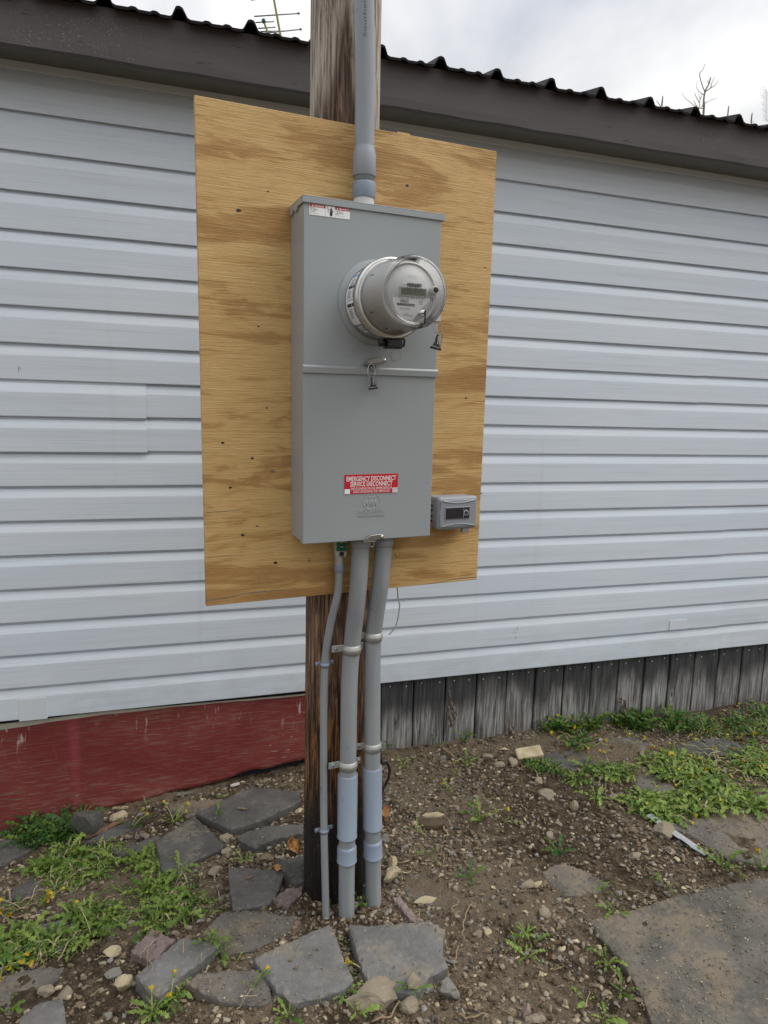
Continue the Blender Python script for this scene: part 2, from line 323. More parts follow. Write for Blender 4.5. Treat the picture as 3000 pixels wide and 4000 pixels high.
    leafm('stem_pale', (0.25, 0.27, 0.10), (0.36, 0.36, 0.16), .2)
    leafm('straw', (0.25, 0.20, 0.11), (0.40, 0.33, 0.20), .1)
    leafm('petal', (0.62, 0.38, 0.012), (0.72, 0.50, 0.03), .25)
    leafm('bud_green', (0.14, 0.20, 0.05), (0.22, 0.26, 0.07), .2)
    leafm('dry_leaf', (0.10, 0.072, 0.052), (0.235, 0.195, 0.165), .15)
    leafm('dry_leaf_orange', (0.28, 0.12, 0.030), (0.40, 0.20, 0.06), .2)
    plain('wood_chip', (0.235, 0.135, 0.082), .8, 0, .35, 40)
    plain('root', (0.24, 0.175, 0.105), .8, 0, .3, 60)
    plain('bark', (0.20, 0.185, 0.15), .9, 0, .3, 30)
    plain('antenna_metal', (0.30, 0.30, 0.29), .45, .6, .2, 20)
    plain('antenna_boom', (0.30, 0.285, 0.10), .6, 0, .2, 20)
    plain('antenna_cap', (0.03, 0.16, 0.20), .5)
    plain('grey_strip', (0.40, 0.415, 0.43), .45, .1, .12, 20)
build_materials()

# ------------------------------------------------------------------ mesh helpers
BASE = {}
def setp(o, label=None, cat=None, group=None, kind=None):
    if label: o['label'] = label
    if cat: o['category'] = cat
    if group: o['group'] = group
    if kind: o['kind'] = kind
    return o
def thing(name, label, cat, base=(0, 0, 0), frame=None, group=None):
    o = bpy.data.objects.new(name, None); COL.objects.link(o); o.empty_display_size = .05
    b = Vector(base); o.matrix_world = (frame or Matrix.Identity(4)) @ Matrix.Translation(b); BASE[o.name] = b
    return setp(o, label, cat, group)
class MB:
    def __init__(s): s.v = []; s.f = []; s.m = []; s.sm = []
    def add(s, vs, fs, mi=0, smooth=False):
        o = len(s.v); s.v += [tuple(map(float, p)) for p in vs]
        for f in fs: s.f.append(tuple(o + i for i in f)); s.m.append(mi); s.sm.append(smooth)
        return s
    def box(s, x0, x1, y0, y1, z0, z1, mi=0):
        v = [(x, y, z) for z in (z0, z1) for y in (y0, y1) for x in (x0, x1)]
        return s.add(v, [(0, 2, 3, 1), (4, 5, 7, 6), (0, 1, 5, 4), (2, 6, 7, 3), (0, 4, 6, 2), (1, 3, 7, 5)], mi)
    def prism(s, poly, y0, y1, mi=0, plane='xz'):
        n = len(poly)
        def P(a, b, y): return (a, y, b) if plane == 'xz' else ((a, b, y) if plane == 'xy' else (y, a, b))
        v = [P(a, b, y0) for a, b in poly] + [P(a, b, y1) for a, b in poly]
        fs = [tuple(range(n))[::-1], tuple(range(n, 2 * n))] + [(i, (i + 1) % n, n + (i + 1) % n, n + i) for i in range(n)]
        return s.add(v, fs, mi)
    def tube(s, pts, r, n=16, mi=0, cap=True):
        pts = [Vector(p) for p in pts]; rs = r if isinstance(r, (list, tuple)) else [r] * len(pts)
        t0 = (pts[1] - pts[0]).normalized(); a = t0.orthogonal().normalized(); v = []; prev = t0
        for i, p in enumerate(pts):
            t = ((pts[min(i + 1, len(pts) - 1)] - pts[max(i - 1, 0)])).normalized()
            q = prev.rotation_difference(t); a = (q @ a); a = (a - t * a.dot(t)).normalized(); b = t.cross(a); prev = t
            v += [p + (a * math.cos(2 * math.pi * k / n) + b * math.sin(2 * math.pi * k / n)) * rs[i] for k in range(n)]
        fs = [(i * n + k, i * n + (k + 1) % n, (i + 1) * n + (k + 1) % n, (i + 1) * n + k) for i in range(len(pts) - 1) for k in range(n)]
        s.add(v, fs, mi, True)
        if cap:
            o = len(s.v) - len(v); s.f.append(tuple(o + k for k in range(n))[::-1]); s.m.append(mi); s.sm.append(False)
            o += (len(pts) - 1) * n; s.f.append(tuple(o + k for k in range(n))); s.m.append(mi); s.sm.append(False)
        return s
    def lathe(s, prof, c, axis='y', n=48, mi=0, smooth=True, a0=0, a1=2 * math.pi):
        # prof: (radius, position along axis); axis 'y' -> rings in xz, 'z' -> rings in xy
        full = abs(a1 - a0) > 6.28; k = n if full else n + 1; v = []
        for r, h in prof:
            for i in range(k):
                t = a0 + (a1 - a0) * i / n; x, q = r * math.cos(t), r * math.sin(t)
                v.append((c[0] + x, h, c[1] + q) if axis == 'y' else (c[0] + x, c[1] + q, h))
        fs = []
        for j in range(len(prof) - 1):
            for i in range(n):
                i2 = (i + 1) % k if full else i + 1
                q = (j * k + i, j * k + i2, (j + 1) * k + i2, (j + 1) * k + i); fs.append(q)
        return s.add(v, fs, mi, smooth)
def mesh(name, mb, mats):
    me = bpy.data.meshes.new(name); me.from_pydata(mb.v, [], mb.f)
    for m in (mats if isinstance(mats, (list, tuple)) else [mats]): me.materials.append(MAT[m] if isinstance(m, str) else m)
    me.polygons.foreach_set('material_index', mb.m); me.polygons.foreach_set('use_smooth', mb.sm)
    me.update()
    if len(mb.f) < 9000:
        bm = bmesh.new(); bm.from_mesh(me); bmesh.ops.recalc_face_normals(bm, faces=bm.faces); bm.to_mesh(me); bm.free()
    return me
def part(name, mb, mats, parent=None, bevel=0.0, seg=2, label=None, sub=False):
    if parent is not None:
        root = parent
        while root.parent: root = root.parent
        b = BASE.get(root.name)
        if b is not None: mb.v = [(x - b.x, y - b.y, z - b.z) for x, y, z in mb.v]
    o = bpy.data.objects.new(name, mesh(name, mb, mats)); COL.objects.link(o)
    if parent is not None: o.parent = parent
    if bevel:
        m = o.modifiers.new('bevel', 'BEVEL'); m.width = bevel; m.segments = seg; m.limit_method = 'ANGLE'; m.angle_limit = math.radians(35)
    if label: o['label'] = label
    return o
def fast_mesh(name, V, Fc, mats, mi=None, smooth=False):
    """V (n,3) array, Fc (m,k) array of equal-size faces"""
    me = bpy.data.meshes.new(name); k = Fc.shape[1]
    me.vertices.add(len(V)); me.vertices.foreach_set('co', V.astype(np.float32).ravel())
    me.loops.add(Fc.size); me.loops.foreach_set('vertex_index', Fc.astype(np.int32).ravel())
    me.polygons.add(len(Fc)); me.polygons.foreach_set('loop_start', np.arange(0, Fc.size, k, dtype=np.int32))
    for m in mats: me.materials.append(MAT[m])
    if mi is not None: me.polygons.foreach_set('material_index', mi.astype(np.int32))
    me.polygons.foreach_set('use_smooth', np.full(len(Fc), smooth)); me.update(calc_edges=True); me.validate(); return me
def spline(pts, n=8):
    P = [np.array(p, float) for p in pts]; P = [2 * P[0] - P[1]] + P + [2 * P[-1] - P[-2]]; out = []
    for i in range(1, len(P) - 2):
        for k in range(n):
            t = k / n; a, b, c, d = P[i - 1:i + 3]
            out.append(tuple(.5 * (2 * b + (c - a) * t + (2 * a - 5 * b + 4 * c - d) * t * t + (3 * b - a - 3 * c + d) * t ** 3)))
    out.append(tuple(P[-2])); return out
_perm = rng.random((64, 64))
def vn(x, y, s=0):
    x = np.asarray(x, float) + s * 17.3; y = np.asarray(y, float) + s * 9.7
    xi = np.floor(x).astype(int); yi = np.floor(y).astype(int); fx = x - xi; fy = y - yi
    fx = fx * fx * (3 - 2 * fx); fy = fy * fy * (3 - 2 * fy); g = lambda a, b: _perm[a % 64, b % 64]
    return (g(xi, yi) * (1 - fx) + g(xi + 1, yi) * fx) * (1 - fy) + (g(xi, yi + 1) * (1 - fx) + g(xi + 1, yi + 1) * fx) * fy - .5
def fbm(x, y, oct=4, s=0):
    r = 0; a = 1
    for i in range(oct): r = r + a * vn(x * 2 ** i, y * 2 ** i, s + i); a *= .5
    return r

# ------------------------------------------------------------------ ground
WALL = 2.7286                     # y of the siding butts
def smooth01(t): t = np.clip(t, 0, 1); return t * t * (3 - 2 * t)
def h0(x, y):
    x = np.asarray(x, float); y = np.asarray(y, float)
    hw = np.interp(x, [-3, -.64, .2, .54, .9, 3.2, 6], [-.22, -.13, -.06, -.03, -.012, -.015, -.03])
    hf = np.interp(x, [-3, -.6, .1, .4, 1.3, 3, 6], [-.12, -.055, -.01, 0, .0, -.01, -.03])
    t = smooth01((y - 1.5) / 1.25); return hf * (1 - t) + hw * t
def h(x, y):
    x = np.asarray(x, float); y = np.asarray(y, float)
    near = ((x > -3) & (x < 6.2) & (y > .2)).astype(float)
    r = h0(x, y) + near * (.028 * fbm(x * 2.1, y * 2.1, 3, 3) + .014 * fbm(x * 11, y * 11, 3, 8) + .011 * fbm(x * 42, y * 42, 2, 5))
    return r
def G(px, py, lift=0.0):
    d = ray(px, py); z = lift
    for i in range(12):
        k = (z - CAMH) / d[2]; P = CAM + d * k; z = float(h0(P[0], P[1])) + lift
    return np.array([P[0], P[1], z])
def build_ground():
    fx = np.arange(-1.3, 3.7, .0125); fy = np.arange(.9, 2.78, .0125)
    xs = np.concatenate([[-400, -120, -40, -15, -7, -4, -2.6, -1.9, -1.5], fx, [3.9, 4.4, 5.2, 6.6, 10, 20, 50, 140, 400]])
    ys = np.concatenate([[-400, -120, -40, -15, -6, -3, -1.2, 0, .5, .75], fy, [2.9, 3.2, 4, 6, 10, 20, 50, 140, 400]])
    X, Y = np.meshgrid(xs, ys); Z = h(X, Y); Z = np.where(Y > 3.5, -.06, Z)
    V = np.stack([X, Y, Z], -1).reshape(-1, 3); nx, ny = len(xs), len(ys); I = np.arange(nx * ny).reshape(ny, nx)
    Fc = np.stack([I[:-1, :-1], I[:-1, 1:], I[1:, 1:], I[1:, :-1]], -1).reshape(-1, 4)
    o = bpy.data.objects.new('ground', fast_mesh('ground', V, Fc, ['soil'], smooth=True)); COL.objects.link(o); setp(o, 'bare brown soil of the yard between house and camera', 'ground', kind='structure')
build_ground()

# ------------------------------------------------------------------ house
COURSE = 0.127; Z_TOP = 1.0881 + CAMH; X0, X1 = -2.6, 6.2
house = thing('house', 'single storey house with white lap siding and dark brown eave', 'house', (0, WALL, 0))
def siding_profile(zb):
    return [(-.003, zb + .014), (.0070, zb + .010), (.0074, zb + .0005), (.0082, zb - .0004), (.0098, zb + .0006), (.0102, zb + .003), (.0102, zb + .070), (.0100, zb + .084), (.0094, zb + .0870),
            (.0066, zb + .097), (.0034, zb + .108), (.0015, zb + .1160), (-.0040, zb + .1180), (-.0040, zb + .145)]
def siding_panel(k, xa, xb, lift=0.0, dz=0.0):
    prof = []
    zb = Z_TOP - (k + 2) * COURSE
    prof = siding_profile(zb) + (siding_profile(zb + COURSE) if k >= 0 else [])
    xs = np.arange(xa, xb, .09); xs = np.append(xs, xb); n = len(prof); v = []
    for x in xs:
        w = .0011 * fbm(np.array(x * 1.7 + k * 3.1), np.array(k * 1.3), 2) ; wz = .0016 * float(vn(np.array(x * .9), np.array(k * 2.7), 4))
        for o, z in prof: v.append((x, WALL + .0102 - o - lift - float(w), z + dz + wz))
    fs = [(i * n + j, i * n + j + 1, (i + 1) * n + j + 1, (i + 1) * n + j) for i in range(len(xs) - 1) for j in range(n - 1)]
    # the cut end, a thin lip so that laps cast a line
    mb = MB().add(v, fs, 0, False)
    for end in (0, len(xs) - 1):
        e0 = [v[end * n + j] for j in range(n)]; e1 = [(a, WALL + .0180, c) for a, b, c in e0]
        mb.add(e0 + e1, [(j, j + 1, n + j + 1, n + j) for j in range(n - 1)], 0, False)
    part('siding_panel', mb, 'siding', house)
SEAMS = {6: [on_y(2725, 1450, WALL)[0]], 8: [on_y(546, 1640, WALL)[0]], 12: [on_y(2816, 2110, WALL)[0]], 16: [on_y(2795, 2480, WALL)[0]], 4: [4.3], 10: [3.6, -1.4], 2: [-1.7, 3.9], 14: [-1.2, 4.5], 0: [4.0], -2: [4.1]}
for k in range(-2, 18, 2):
    cuts = [X0] + sorted(SEAMS.get(k, [])) + [X1]
    for i in range(len(cuts) - 1):
        last = i == len(cuts) - 2
        siding_panel(k, cuts[i], cuts[i + 1] + (0 if last else .025), lift=(.0075 if k == 8 else .0022) if not last else 0, dz=-.0045 if (k == 8 and i == 0) else (-.002 if not last else 0))
Z_SID = Z_TOP - 18 * COURSE
part('sill_plate', MB().box(X0, .9, WALL + .030, WALL + .049, Z_SID - .06, Z_SID + .05), 'dark_core', house)
part('wall_core', MB().box(X0, X1, WALL + .05, WALL + 4.2, -.3, 2.74), 'dark_core', house)
# white patches stuck on the siding
def patch(p0, p1, out):
    a, b = on_y(*p0, WALL - .014), on_y(*p1, WALL - .014)
    part('siding_patch', MB().box(a[0], b[0], WALL - out, WALL - out + .0025, b[2], a[2]), 'patch_white', house, bevel=.0006)
patch((68, 2738), (184, 2812), .0035); patch((2622, 2427), (2685, 2458), .0055)
def scuff(px, py, hgt, n):
    mb = MB()
    for i in range(n):
        a = on_y(px + random.uniform(-8, 8), py + random.uniform(-hgt, hgt), WALL); L = random.uniform(.006, .020); w = random.uniform(.0006, .0014); y = WALL - .0032
        mb.add([(a[0] - w, y, a[2]), (a[0] + w, y, a[2]), (a[0] + w * .6 + .001, y, a[2] + L), (a[0] - w * .4 + .001, y, a[2] + L)], [(0, 1, 2, 3)])
    part('scuff_mark', mb, 'clod_dry', house)
scuff(2012, 2478, 18, 6); scuff(79, 1452, 12, 3)
# eave: soffit, fascia and the ribbed metal roof
FAS = 2.560; FB = 1.092 + CAMH; FT = 1.246 + CAMH
def fascia_mesh():
    xs = np.arange(X0, X1 + .01, .05); v = []
    for x in xs:
        zb = FB + .005 * float(fbm(np.array(x * 7.), np.array(.3), 4)) + .0035 * x
        zb2 = .0035 * x
        yo = .0015 * float(vn(np.array(x * 5), np.array(2.2)))
        v += [(x, FAS + .022, FT + zb2), (x, FAS + yo, FT + zb2), (x, FAS + yo * 2, FB + .03 + zb2), (x, FAS + .001, zb + .002), (x, FAS + .004, zb), (x, FAS + .022, zb)]
    n = 6; fs = [(i * n + j, i * n + (j + 1) % n, (i + 1) * n + (j + 1) % n, (i + 1) * n + j) for i in range(len(xs) - 1) for j in range(n)]
    return MB().add(v, fs)
part('fascia_board', fascia_mesh(), 'fascia', house)
part('soffit', MB().box(X0, X1, FAS + .022, WALL + .02, FB + .020, FB + .032), 'soffit', house)
def roof_mesh():
    RIB = .2286; xr = .983; prof = []
    x = xr - RIB * math.ceil((xr - X0) / RIB)
    while x < X1:
        hs = 1.12 + .12 * random.uniform(-1, 1); t = random.uniform(-.004, .004)
        prof += [(x - .033, 0.), (x - .026, .003), (x - .011 + t, .027 * hs), (x + t, .0295 * hs), (x + .010 + t, .026 * hs), (x + .024, .004), (x + .034, 0.),
                 (x + .070, .001), (x + .080, .0065), (x + .092, .006), (x + .102, .0), (x + .135, .001), (x + .146, .007), (x + .158, .006), (x + .168, .0)]
        x += RIB
    slope = math.tan(math.radians(14)); ZR = 1.2405 + CAMH; v = []; n = len(prof); ysteps = [0, .012, .5, 3.2]
    for side in (0, -.006):
        for d in ysteps:
            for px, pz in prof:
                wob = .004 * float(vn(np.array(px * 9), np.array(1.1))) if d < .1 else 0
                v.append((px, 2.527 + d - .006 * abs(wob) * 100 * (d < .1), ZR + .004 * px + pz + d * slope + side * (1 if d else 1.6) + wob))
    m = len(ysteps); fs = []
    for sdd in (0, 1):
        for i in range(m - 1):
            for j in range(n - 1):
                a = sdd * m * n + i * n + j; q = (a, a + 1, a + n + 1, a + n); fs.append(q if sdd == 0 else q[::-1])
    mb = MB().add(v[:m * n], fs[:(m - 1) * (n - 1)]).add(v[m * n:], [tuple(i - m * n for i in f) for f in fs[(m - 1) * (n - 1):]], 1); o = m * n
    mb.add([v[j] for j in range(n)] + [v[o + j] for j in range(n)], [(j, n + j, n + j + 1, j + 1) for j in range(n - 1)], 1)
    return mb
part('roof_sheet', roof_mesh(), ['roof_metal', 'roof_edge'], house)
# the roof falls away again behind, so that the house stands as a closed body
part('roof_rear', MB().add([(X0, 5.79, 3.60), (X1, 5.79, 3.63), (X1, 8.9, 2.83), (X0, 8.9, 2.80)], [(0, 1, 2, 3)]), 'roof_metal', house)
part('rear_wall', MB().box(X0 + .01, X1 - .01, WALL + 4.21, 8.75, -.3, 2.8), 'siding', house)
# red painted skirt board on the left
def red_skirt():
    xs = np.arange(X0, .86, .03); v = []
    for i, x in enumerate(xs):
        top = Z_SID + np.interp(x, [-2, -.62, -.26, .0, .5], [-.026, -.026, -.017, -.021, -.029]); g = float(h0(x, WALL))
        rag = .012 * float(fbm(np.array(x * 6.), np.array(7.7), 4)) + (.018 * max(0, float(fbm(np.array(x * 9.), np.array(1.7), 3))) if x > -.3 else 0)
        bot = g + .012 + np.interp(x, [-1, -.2, .2, .6], [-.06, -.03, .0, .012]) + rag
        v += [(x, WALL + .029, top), (x, WALL + .022, top), (x, WALL + .021, (top + bot) / 2), (x, WALL + .022, bot + .012), (x, WALL + .026, bot), (x, WALL + .040, bot)]
    n = 6; fs = [(i * n + j, i * n + j + 1, (i + 1) * n + j + 1, (i + 1) * n + j) for i in range(len(xs) - 1) for j in range(n - 1)]
    return MB().add(v, fs, 0, False)
part('skirt_board', red_skirt(), 'red', house, label='worn red painted skirt board under the siding')
def red_trim():
    xs = np.arange(X0, .62, .02); v = []
    for x in xs:
        top = Z_SID + .001 + np.interp(x, [-2, -.62, -.26, .0, .5], [-.026, -.026, -.017, -.021, -.029]); w = np.interp(x, [-2, -.6, -.3, -.1, .1, .6], [.020, .020, .010, .007, .004, .003]) + .004 * float(fbm(np.array(x * 9), np.array(3.3), 3))
        v += [(x, WALL + .0225, top + .003), (x, WALL + .0195, top + .002), (x, WALL + .0198, top - max(.002, w))]
    fs = [(i * 3 + j, i * 3 + j + 1, (i + 1) * 3 + j + 1, (i + 1) * 3 + j) for i in range(len(xs) - 1) for j in range(2)]
    return MB().add(v, fs)
part('trim_strip', red_trim(), 'cream_trim', house)
# weathered skirting planks on the right
PITCH_P = .1565
for i in range(34):
    xa = .735 + i * PITCH_P; g = float(h0(xa, WALL)); w = PITCH_P - .007 - .003 * random.random(); zt = Z_SID + .03
    le = random.uniform(-.003, .003); bt = g - .06
    yo = WALL + .018 + random.uniform(0, .006)
    v = []; N = 8
    for j in range(N + 1):
        z = bt + (zt - bt) * j / N; s1 = le * (j / N - 1) + random.uniform(-.001, .001)
        v += [(xa + s1, yo, z), (xa + .003 + s1, yo - .003, z), (xa + w - .003 + s1, yo - .003, z), (xa + w + s1, yo, z), (xa + w + s1, yo + .02, z), (xa + s1, yo + .02, z)]
    fs = [(j * 6 + k, j * 6 + (k + 1) % 6, (j + 1) * 6 + (k + 1) % 6, (j + 1) * 6 + k) for j in range(N) for k in range(6)] + [(0, 5, 4, 3, 2, 1), tuple(N * 6 + k for k in range(6))]
    pl = part('skirt_plank', MB().add(v, fs), 'plank', house)
    if xa < 3.4:
        for fx in (.22, .78):
            nx, nz = xa + w * fx + random.uniform(-.008, .008), Z_SID - .035 + random.uniform(-.008, .006)
            part('nail_head', MB().lathe([(0, yo - .0048), (.0028, yo - .0045), (.0032, yo - .002)], (nx, nz), 'y', 8), 'chip_white', pl)

# ------------------------------------------------------------------ the board and everything mounted on it
BO = Vector((0.07656, 1.74508, 0.70034 + CAMH))       # top left corner of the board's face
bt_, bl_, bq_ = 0.09701, -0.01728, 0.01200
_u = Vector((math.cos(bt_), math.sin(bt_), 0)); _v = Vector((math.sin(bt_), -math.cos(bt_), 0)); _w = Vector((0, 0, 1))
_w2 = _w * math.cos(bl_) - _v * math.sin(bl_); BV = _v * math.cos(bl_) + _w * math.sin(bl_)
BU = _u * math.cos(bq_) + _w2 * math.sin(bq_); BW = _w2 * math.cos(bq_) - _u * math.sin(bq_)
FR = Matrix.Identity(4)
for i in range(3): FR[i][0] = BU[i]; FR[i][1] = -BV[i]; FR[i][2] = BW[i]; FR[i][3] = BO[i]
_O = np.array(BO); _V = np.array(BV); _U = np.array(BU); _W = np.array(BW)
def bp(px, py, d):
    r = ray(px, py); k = (_V @ (_O - CAM) + d) / (_V @ r); P = CAM + r * k - _O; return float(P @ _U), float(P @ _W)
Z1 = lambda x, y: (1100 + x / 2.07375, 700 + y / 2.07375)
Z2 = lambda x, y: (1100 + x / 1.9518, 1400 + y / 1.9518)
Z3 = lambda x, y: (1100 + x / 1.9518, 2050 + y / 1.9518)
Z4 = lambda x, y: (1100 + x / 2.458, 2800 + y / 2.458)

def text_mesh(body, width=None, height=None, bold=0.0, extrude=0.0):
    cu = bpy.data.curves.new('txt', 'FONT'); cu.body = body; cu.size = 1; cu.resolution_u = 2; cu.offset = bold; cu.extrude = extrude
    ob = bpy.data.objects.new('txt', cu); COL.objects.link(ob); dg = bpy.context.evaluated_depsgraph_get()
    me = bpy.data.meshes.new_from_object(ob.evaluated_get(dg)); V = np.array([v.co[:] for v in me.vertices]); Fs = [tuple(p.vertices) for p in me.polygons]
    bpy.data.objects.remove(ob); bpy.data.curves.remove(cu); bpy.data.meshes.remove(me)
    V[:, 0] -= V[:, 0].min(); V[:, 1] -= V[:, 1].min(); w, hh = V[:, 0].max(), V[:, 1].max()
    sx = (width / w) if width else height / hh; sy = (height / hh) if height else sx
    V[:, 0] *= sx; V[:, 1] *= sy
    return V, Fs
def lettering(body, u, w, d, parent, mat, width=None, height=None, name='lettering', bold=0.0, center=True, vert=False, extrude=0.0):
    """flat printed lettering on a plane parallel to the board; (u,w) centre (or lower left)"""
    V, Fs = text_mesh(body, width, height, bold, extrude)
    if center: V[:, 0] -= V[:, 0].max() / 2; V[:, 1] -= V[:, 1].max() / 2
    if vert: P = [(u - y, -d, w + x) for x, y, z in V]
    else: P = [(u + x, -d - z * .001, w + y) for x, y, z in V]
    return part(name, MB().add(P, Fs), mat, parent)

# --- pole
PU = .4075
def pole_geo():
    n, zs = 128, np.arange(-2.6, 4.2, .025); v = []
    th = np.arange(n) / n * 2 * math.pi
    for z in zs:
        r = .0985 - .0052 * (z + 1.0) if z > -2.5 else .108
        rr = r + .0022 * fbm(th / 6.2832 * 64 * .5, np.full(n, z * 1.1), 4, 2) + .004 * vn(th / 6.2832 * 64 * .0625 * 2, np.full(n, z * .5), 6)
        crack = vn(th / 6.2832 * 64, np.full(n, z * .55), 9); rr = rr - .005 * np.clip((crack - .30) / .12, 0, 1)
        cx, cy = PU, .018 + .0985
        for t, q in zip(th, rr): v.append((cx + q * math.cos(t), cy + q * math.sin(t), z))
    m = len(zs); fs = [(i * n + k, i * n + (k + 1) % n, (i + 1) * n + (k + 1) % n, (i + 1) * n + k) for i in range(m - 1) for k in range(n)]
    mb = MB().add(v, fs, 0, True); mb.f.append(tuple((m - 1) * n + k for k in range(n))); mb.m.append(0); mb.sm.append(False); return mb
pole = thing('utility_pole', 'round weathered wooden pole, black and tarred at its foot', 'pole', (PU, .1165, -2.24), FR)
part('shaft', pole_geo(), 'pole', pole)

# --- plywood
ply = thing('plywood_board', 'large pine plywood sheet fixed to the wooden pole', 'board', (.405, .009, -1.2192), FR)
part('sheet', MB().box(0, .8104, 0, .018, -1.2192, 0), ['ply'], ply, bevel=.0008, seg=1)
for (pu, pw) in (bp(*Z2(208, 1537), 0), bp(*Z2(875, 1500), 0)):
    part('screw', MB().lathe([(0, -.0022), (.0042, -.0018), (.0050, 0)], (pu, pw), 'y', 12), 'brass_screw', ply)
for q in ((1073, 1010), (1018, 1560)):
    pass
for (px, py, rr) in ((932, 822, .0045), (1076, 2198, .004), (1064, 1841, .0038), (985, 1790, .003), (1042, 1593, .003), (1820, 1555, .0028), (870, 1730, .003), (900, 1905, .003), (948, 2090, .0036), (1005, 2055, .003), (1590, 725, .0032), (1895, 1045, .002), (1047, 748, .002), (1010, 1275, .002)):
    pu, pw = bp(px, py, 0); n = 9
    pts = [(pu + rr * (1.2 + .5 * random.random()) * math.cos(2 * math.pi * i / n), pw + rr * (.7 + .4 * random.random()) * math.sin(2 * math.pi * i / n)) for i in range(n)]
    part('knot', MB().add([(a, -.0004, b) for a, b in pts], [tuple(range(n))]), 'ink' if random.random() < .7 else 'bark', ply)
# the split veneer line along the lower edge and on the left
def crack(pts, wd):
    a = [bp(*p, 0) for p in pts]; a = [(x, w) for x, w in a]; v = []
    for i, (x, w) in enumerate(a):
        t = wd * (.4 + .9 * random.random()); v += [(x, -.0005, w + t), (x, -.0005, w - t)]
    part('veneer_split', MB().add(v, [(2 * i, 2 * i + 1, 2 * i + 3, 2 * i + 2) for i in range(len(a) - 1)]), 'bark', ply)
crack([(806, 2345), (850, 2340), (900, 2332), (960, 2318), (1010, 2312), (1060, 2308), (1110, 2304)], .0012)
crack([(803, 2002), (850, 1999), (890, 1997), (940, 1990)], .0007)
crack([(808, 2180), (870, 2172), (950, 2168)], .0006)
crack([(1640, 2285), (1700, 2276), (1760, 2264), (1858, 2254)], .0011)
part('shim', MB().box(*sorted((bp(1555, 500, 0)[0], bp(1605, 500, 0)[0])), .004, .016, -.006, .005), 'ply', ply, bevel=.0005)

# --- meter enclosure
BX0, BX1, BZ0, BZ1, BD = .2265, .5865, -1.0455, -.2145, .115
box = thing('meter_enclosure', 'tall grey steel meter box with hinged lower cover on the plywood', 'meter box', (.4065, -.05, BZ0), FR)
body = part('body', MB().box(BX0, BX1, -BD + .006, -.0006, BZ0 + .004, BZ1 - .004), 'enamel', box, bevel=.0015)
part('lower_cover', MB().box(BX0 - .001, BX1 - .001, -BD, -BD + .02, BZ0, -.6165), 'enamel', box, bevel=.0022, seg=3)
part('upper_cover', MB().box(BX0 - .0005, BX1 + .0005, -BD - .0006, -BD + .019, -.600, BZ1 - .006), 'enamel', box, bevel=.002, seg=3)
part('cover_lip', MB().prism([(-BD + .010, -.5985), (-BD - .0025, -.5995), (-BD - .0065, -.6045), (-BD - .0055, -.6195), (-BD + .010, -.6195)], BX0 - .003, BX1 + .0035, plane='yz'), 'enamel', box, bevel=.0012)
lid = MB().box(BX0 - .004, BX1 + .008, -BD - .005, -.0015, BZ1 - .003, BZ1).box(BX0 - .004, BX1 + .008, -BD - .005, -BD - .003, BZ1 - .0165, BZ1 - .003).box(BX0 - .004, BX0 - .002, -BD - .003, -.0015, BZ1 - .0165, BZ1 - .003).box(BX1 + .006, BX1 + .008, -BD - .003, -.0015, BZ1 - .0165, BZ1 - .003)
part('top_cap', lid, 'enamel', box, bevel=.001)
for j in range(2): part('cap_lug', MB().prism([(-.075 + j * .038, BZ1 - .0165), (-.062 + j * .038, BZ1 - .024), (-.052 + j * .038, BZ1 - .024), (-.040 + j * .038, BZ1 - .0165)], BX0 - .0038, BX0 - .0005, plane='yz'), 'enamel', box)
MU, MW = .4155, -.4435
part('socket_flange', MB().lathe([(.1035, -BD + .001), (.1030, -BD - .003), (.0975, -BD - .0065), (.0930, -BD - .006), (.0905, -BD - .009), (.0890, -BD - .012)], (MU, MW), 'y', 96), 'enamel', box)
part('socket_collar', MB().lathe([(.0895, -BD - .004), (.0868, -BD - .014), (.0855, -BD - .075), (.0870, -BD - .088), (.070, -BD - .089)], (MU, MW), 'y', 96), 'enamel', box)
# printed sheet wrapped on the collar's left side
def wrap(name, r, a0, a1, d0, d1, mat, n=24, slant=0.0):
    v = []
    for i in range(n + 1):
        t = a0 + (a1 - a0) * i / n
        for d in (d0 + slant * i / n, d1 + slant * i / n): v.append((MU + r * math.cos(t), -d, MW + r * math.sin(t)))
    return part(name, MB().add(v, [(2 * i, 2 * i + 1, 2 * i + 3, 2 * i + 2) for i in range(n)], 0, True), mat, box)
rad = math.radians
wrap('collar_label', .0876, rad(134), rad(222), BD + .012, BD + .086, 'label_white')
wrap('collar_label_band', .0880, rad(137), rad(144), BD + .014, BD + .050, 'label_blue')
for (aa, bb) in ((160, 165), (188, 193)):
    wrap('collar_label_band', .0880, rad(aa), rad(bb), BD + .022, BD + .050, 'ink'); wrap('collar_label_band', .0880, rad(aa), rad(bb), BD + .053, BD + .082, 'ink')
for s_ in (148, 150.5, 153, 155.5, 168, 170.5, 173, 175.5, 178, 196, 198.5, 201, 203.5, 206, 209):
    wrap('collar_label_line', .0880, rad(s_), rad(s_ + 1), BD + .025, BD + .049 - random.random() * .006, 'ink_grey', 3); wrap('collar_label_line', .0880, rad(s_), rad(s_ + 1), BD + .055, BD + .081 - random.random() * .008, 'ink_grey', 3)
for s_ in (155.8, 180.5): wrap('collar_label_line', .0880, rad(s_ + 1.5), rad(s_ + 2.8), BD + .025, BD + .080, 'label_blue', 3)
wrap('collar_tag', .0874, rad(226), rad(240), BD + .030, BD + .055, 'label_white')
for s_ in (228, 230.5, 233, 235.5): wrap('collar_label_line', .0880, rad(s_), rad(s_ + 1.1), BD + .033, BD + .052, 'ink_grey', 3)
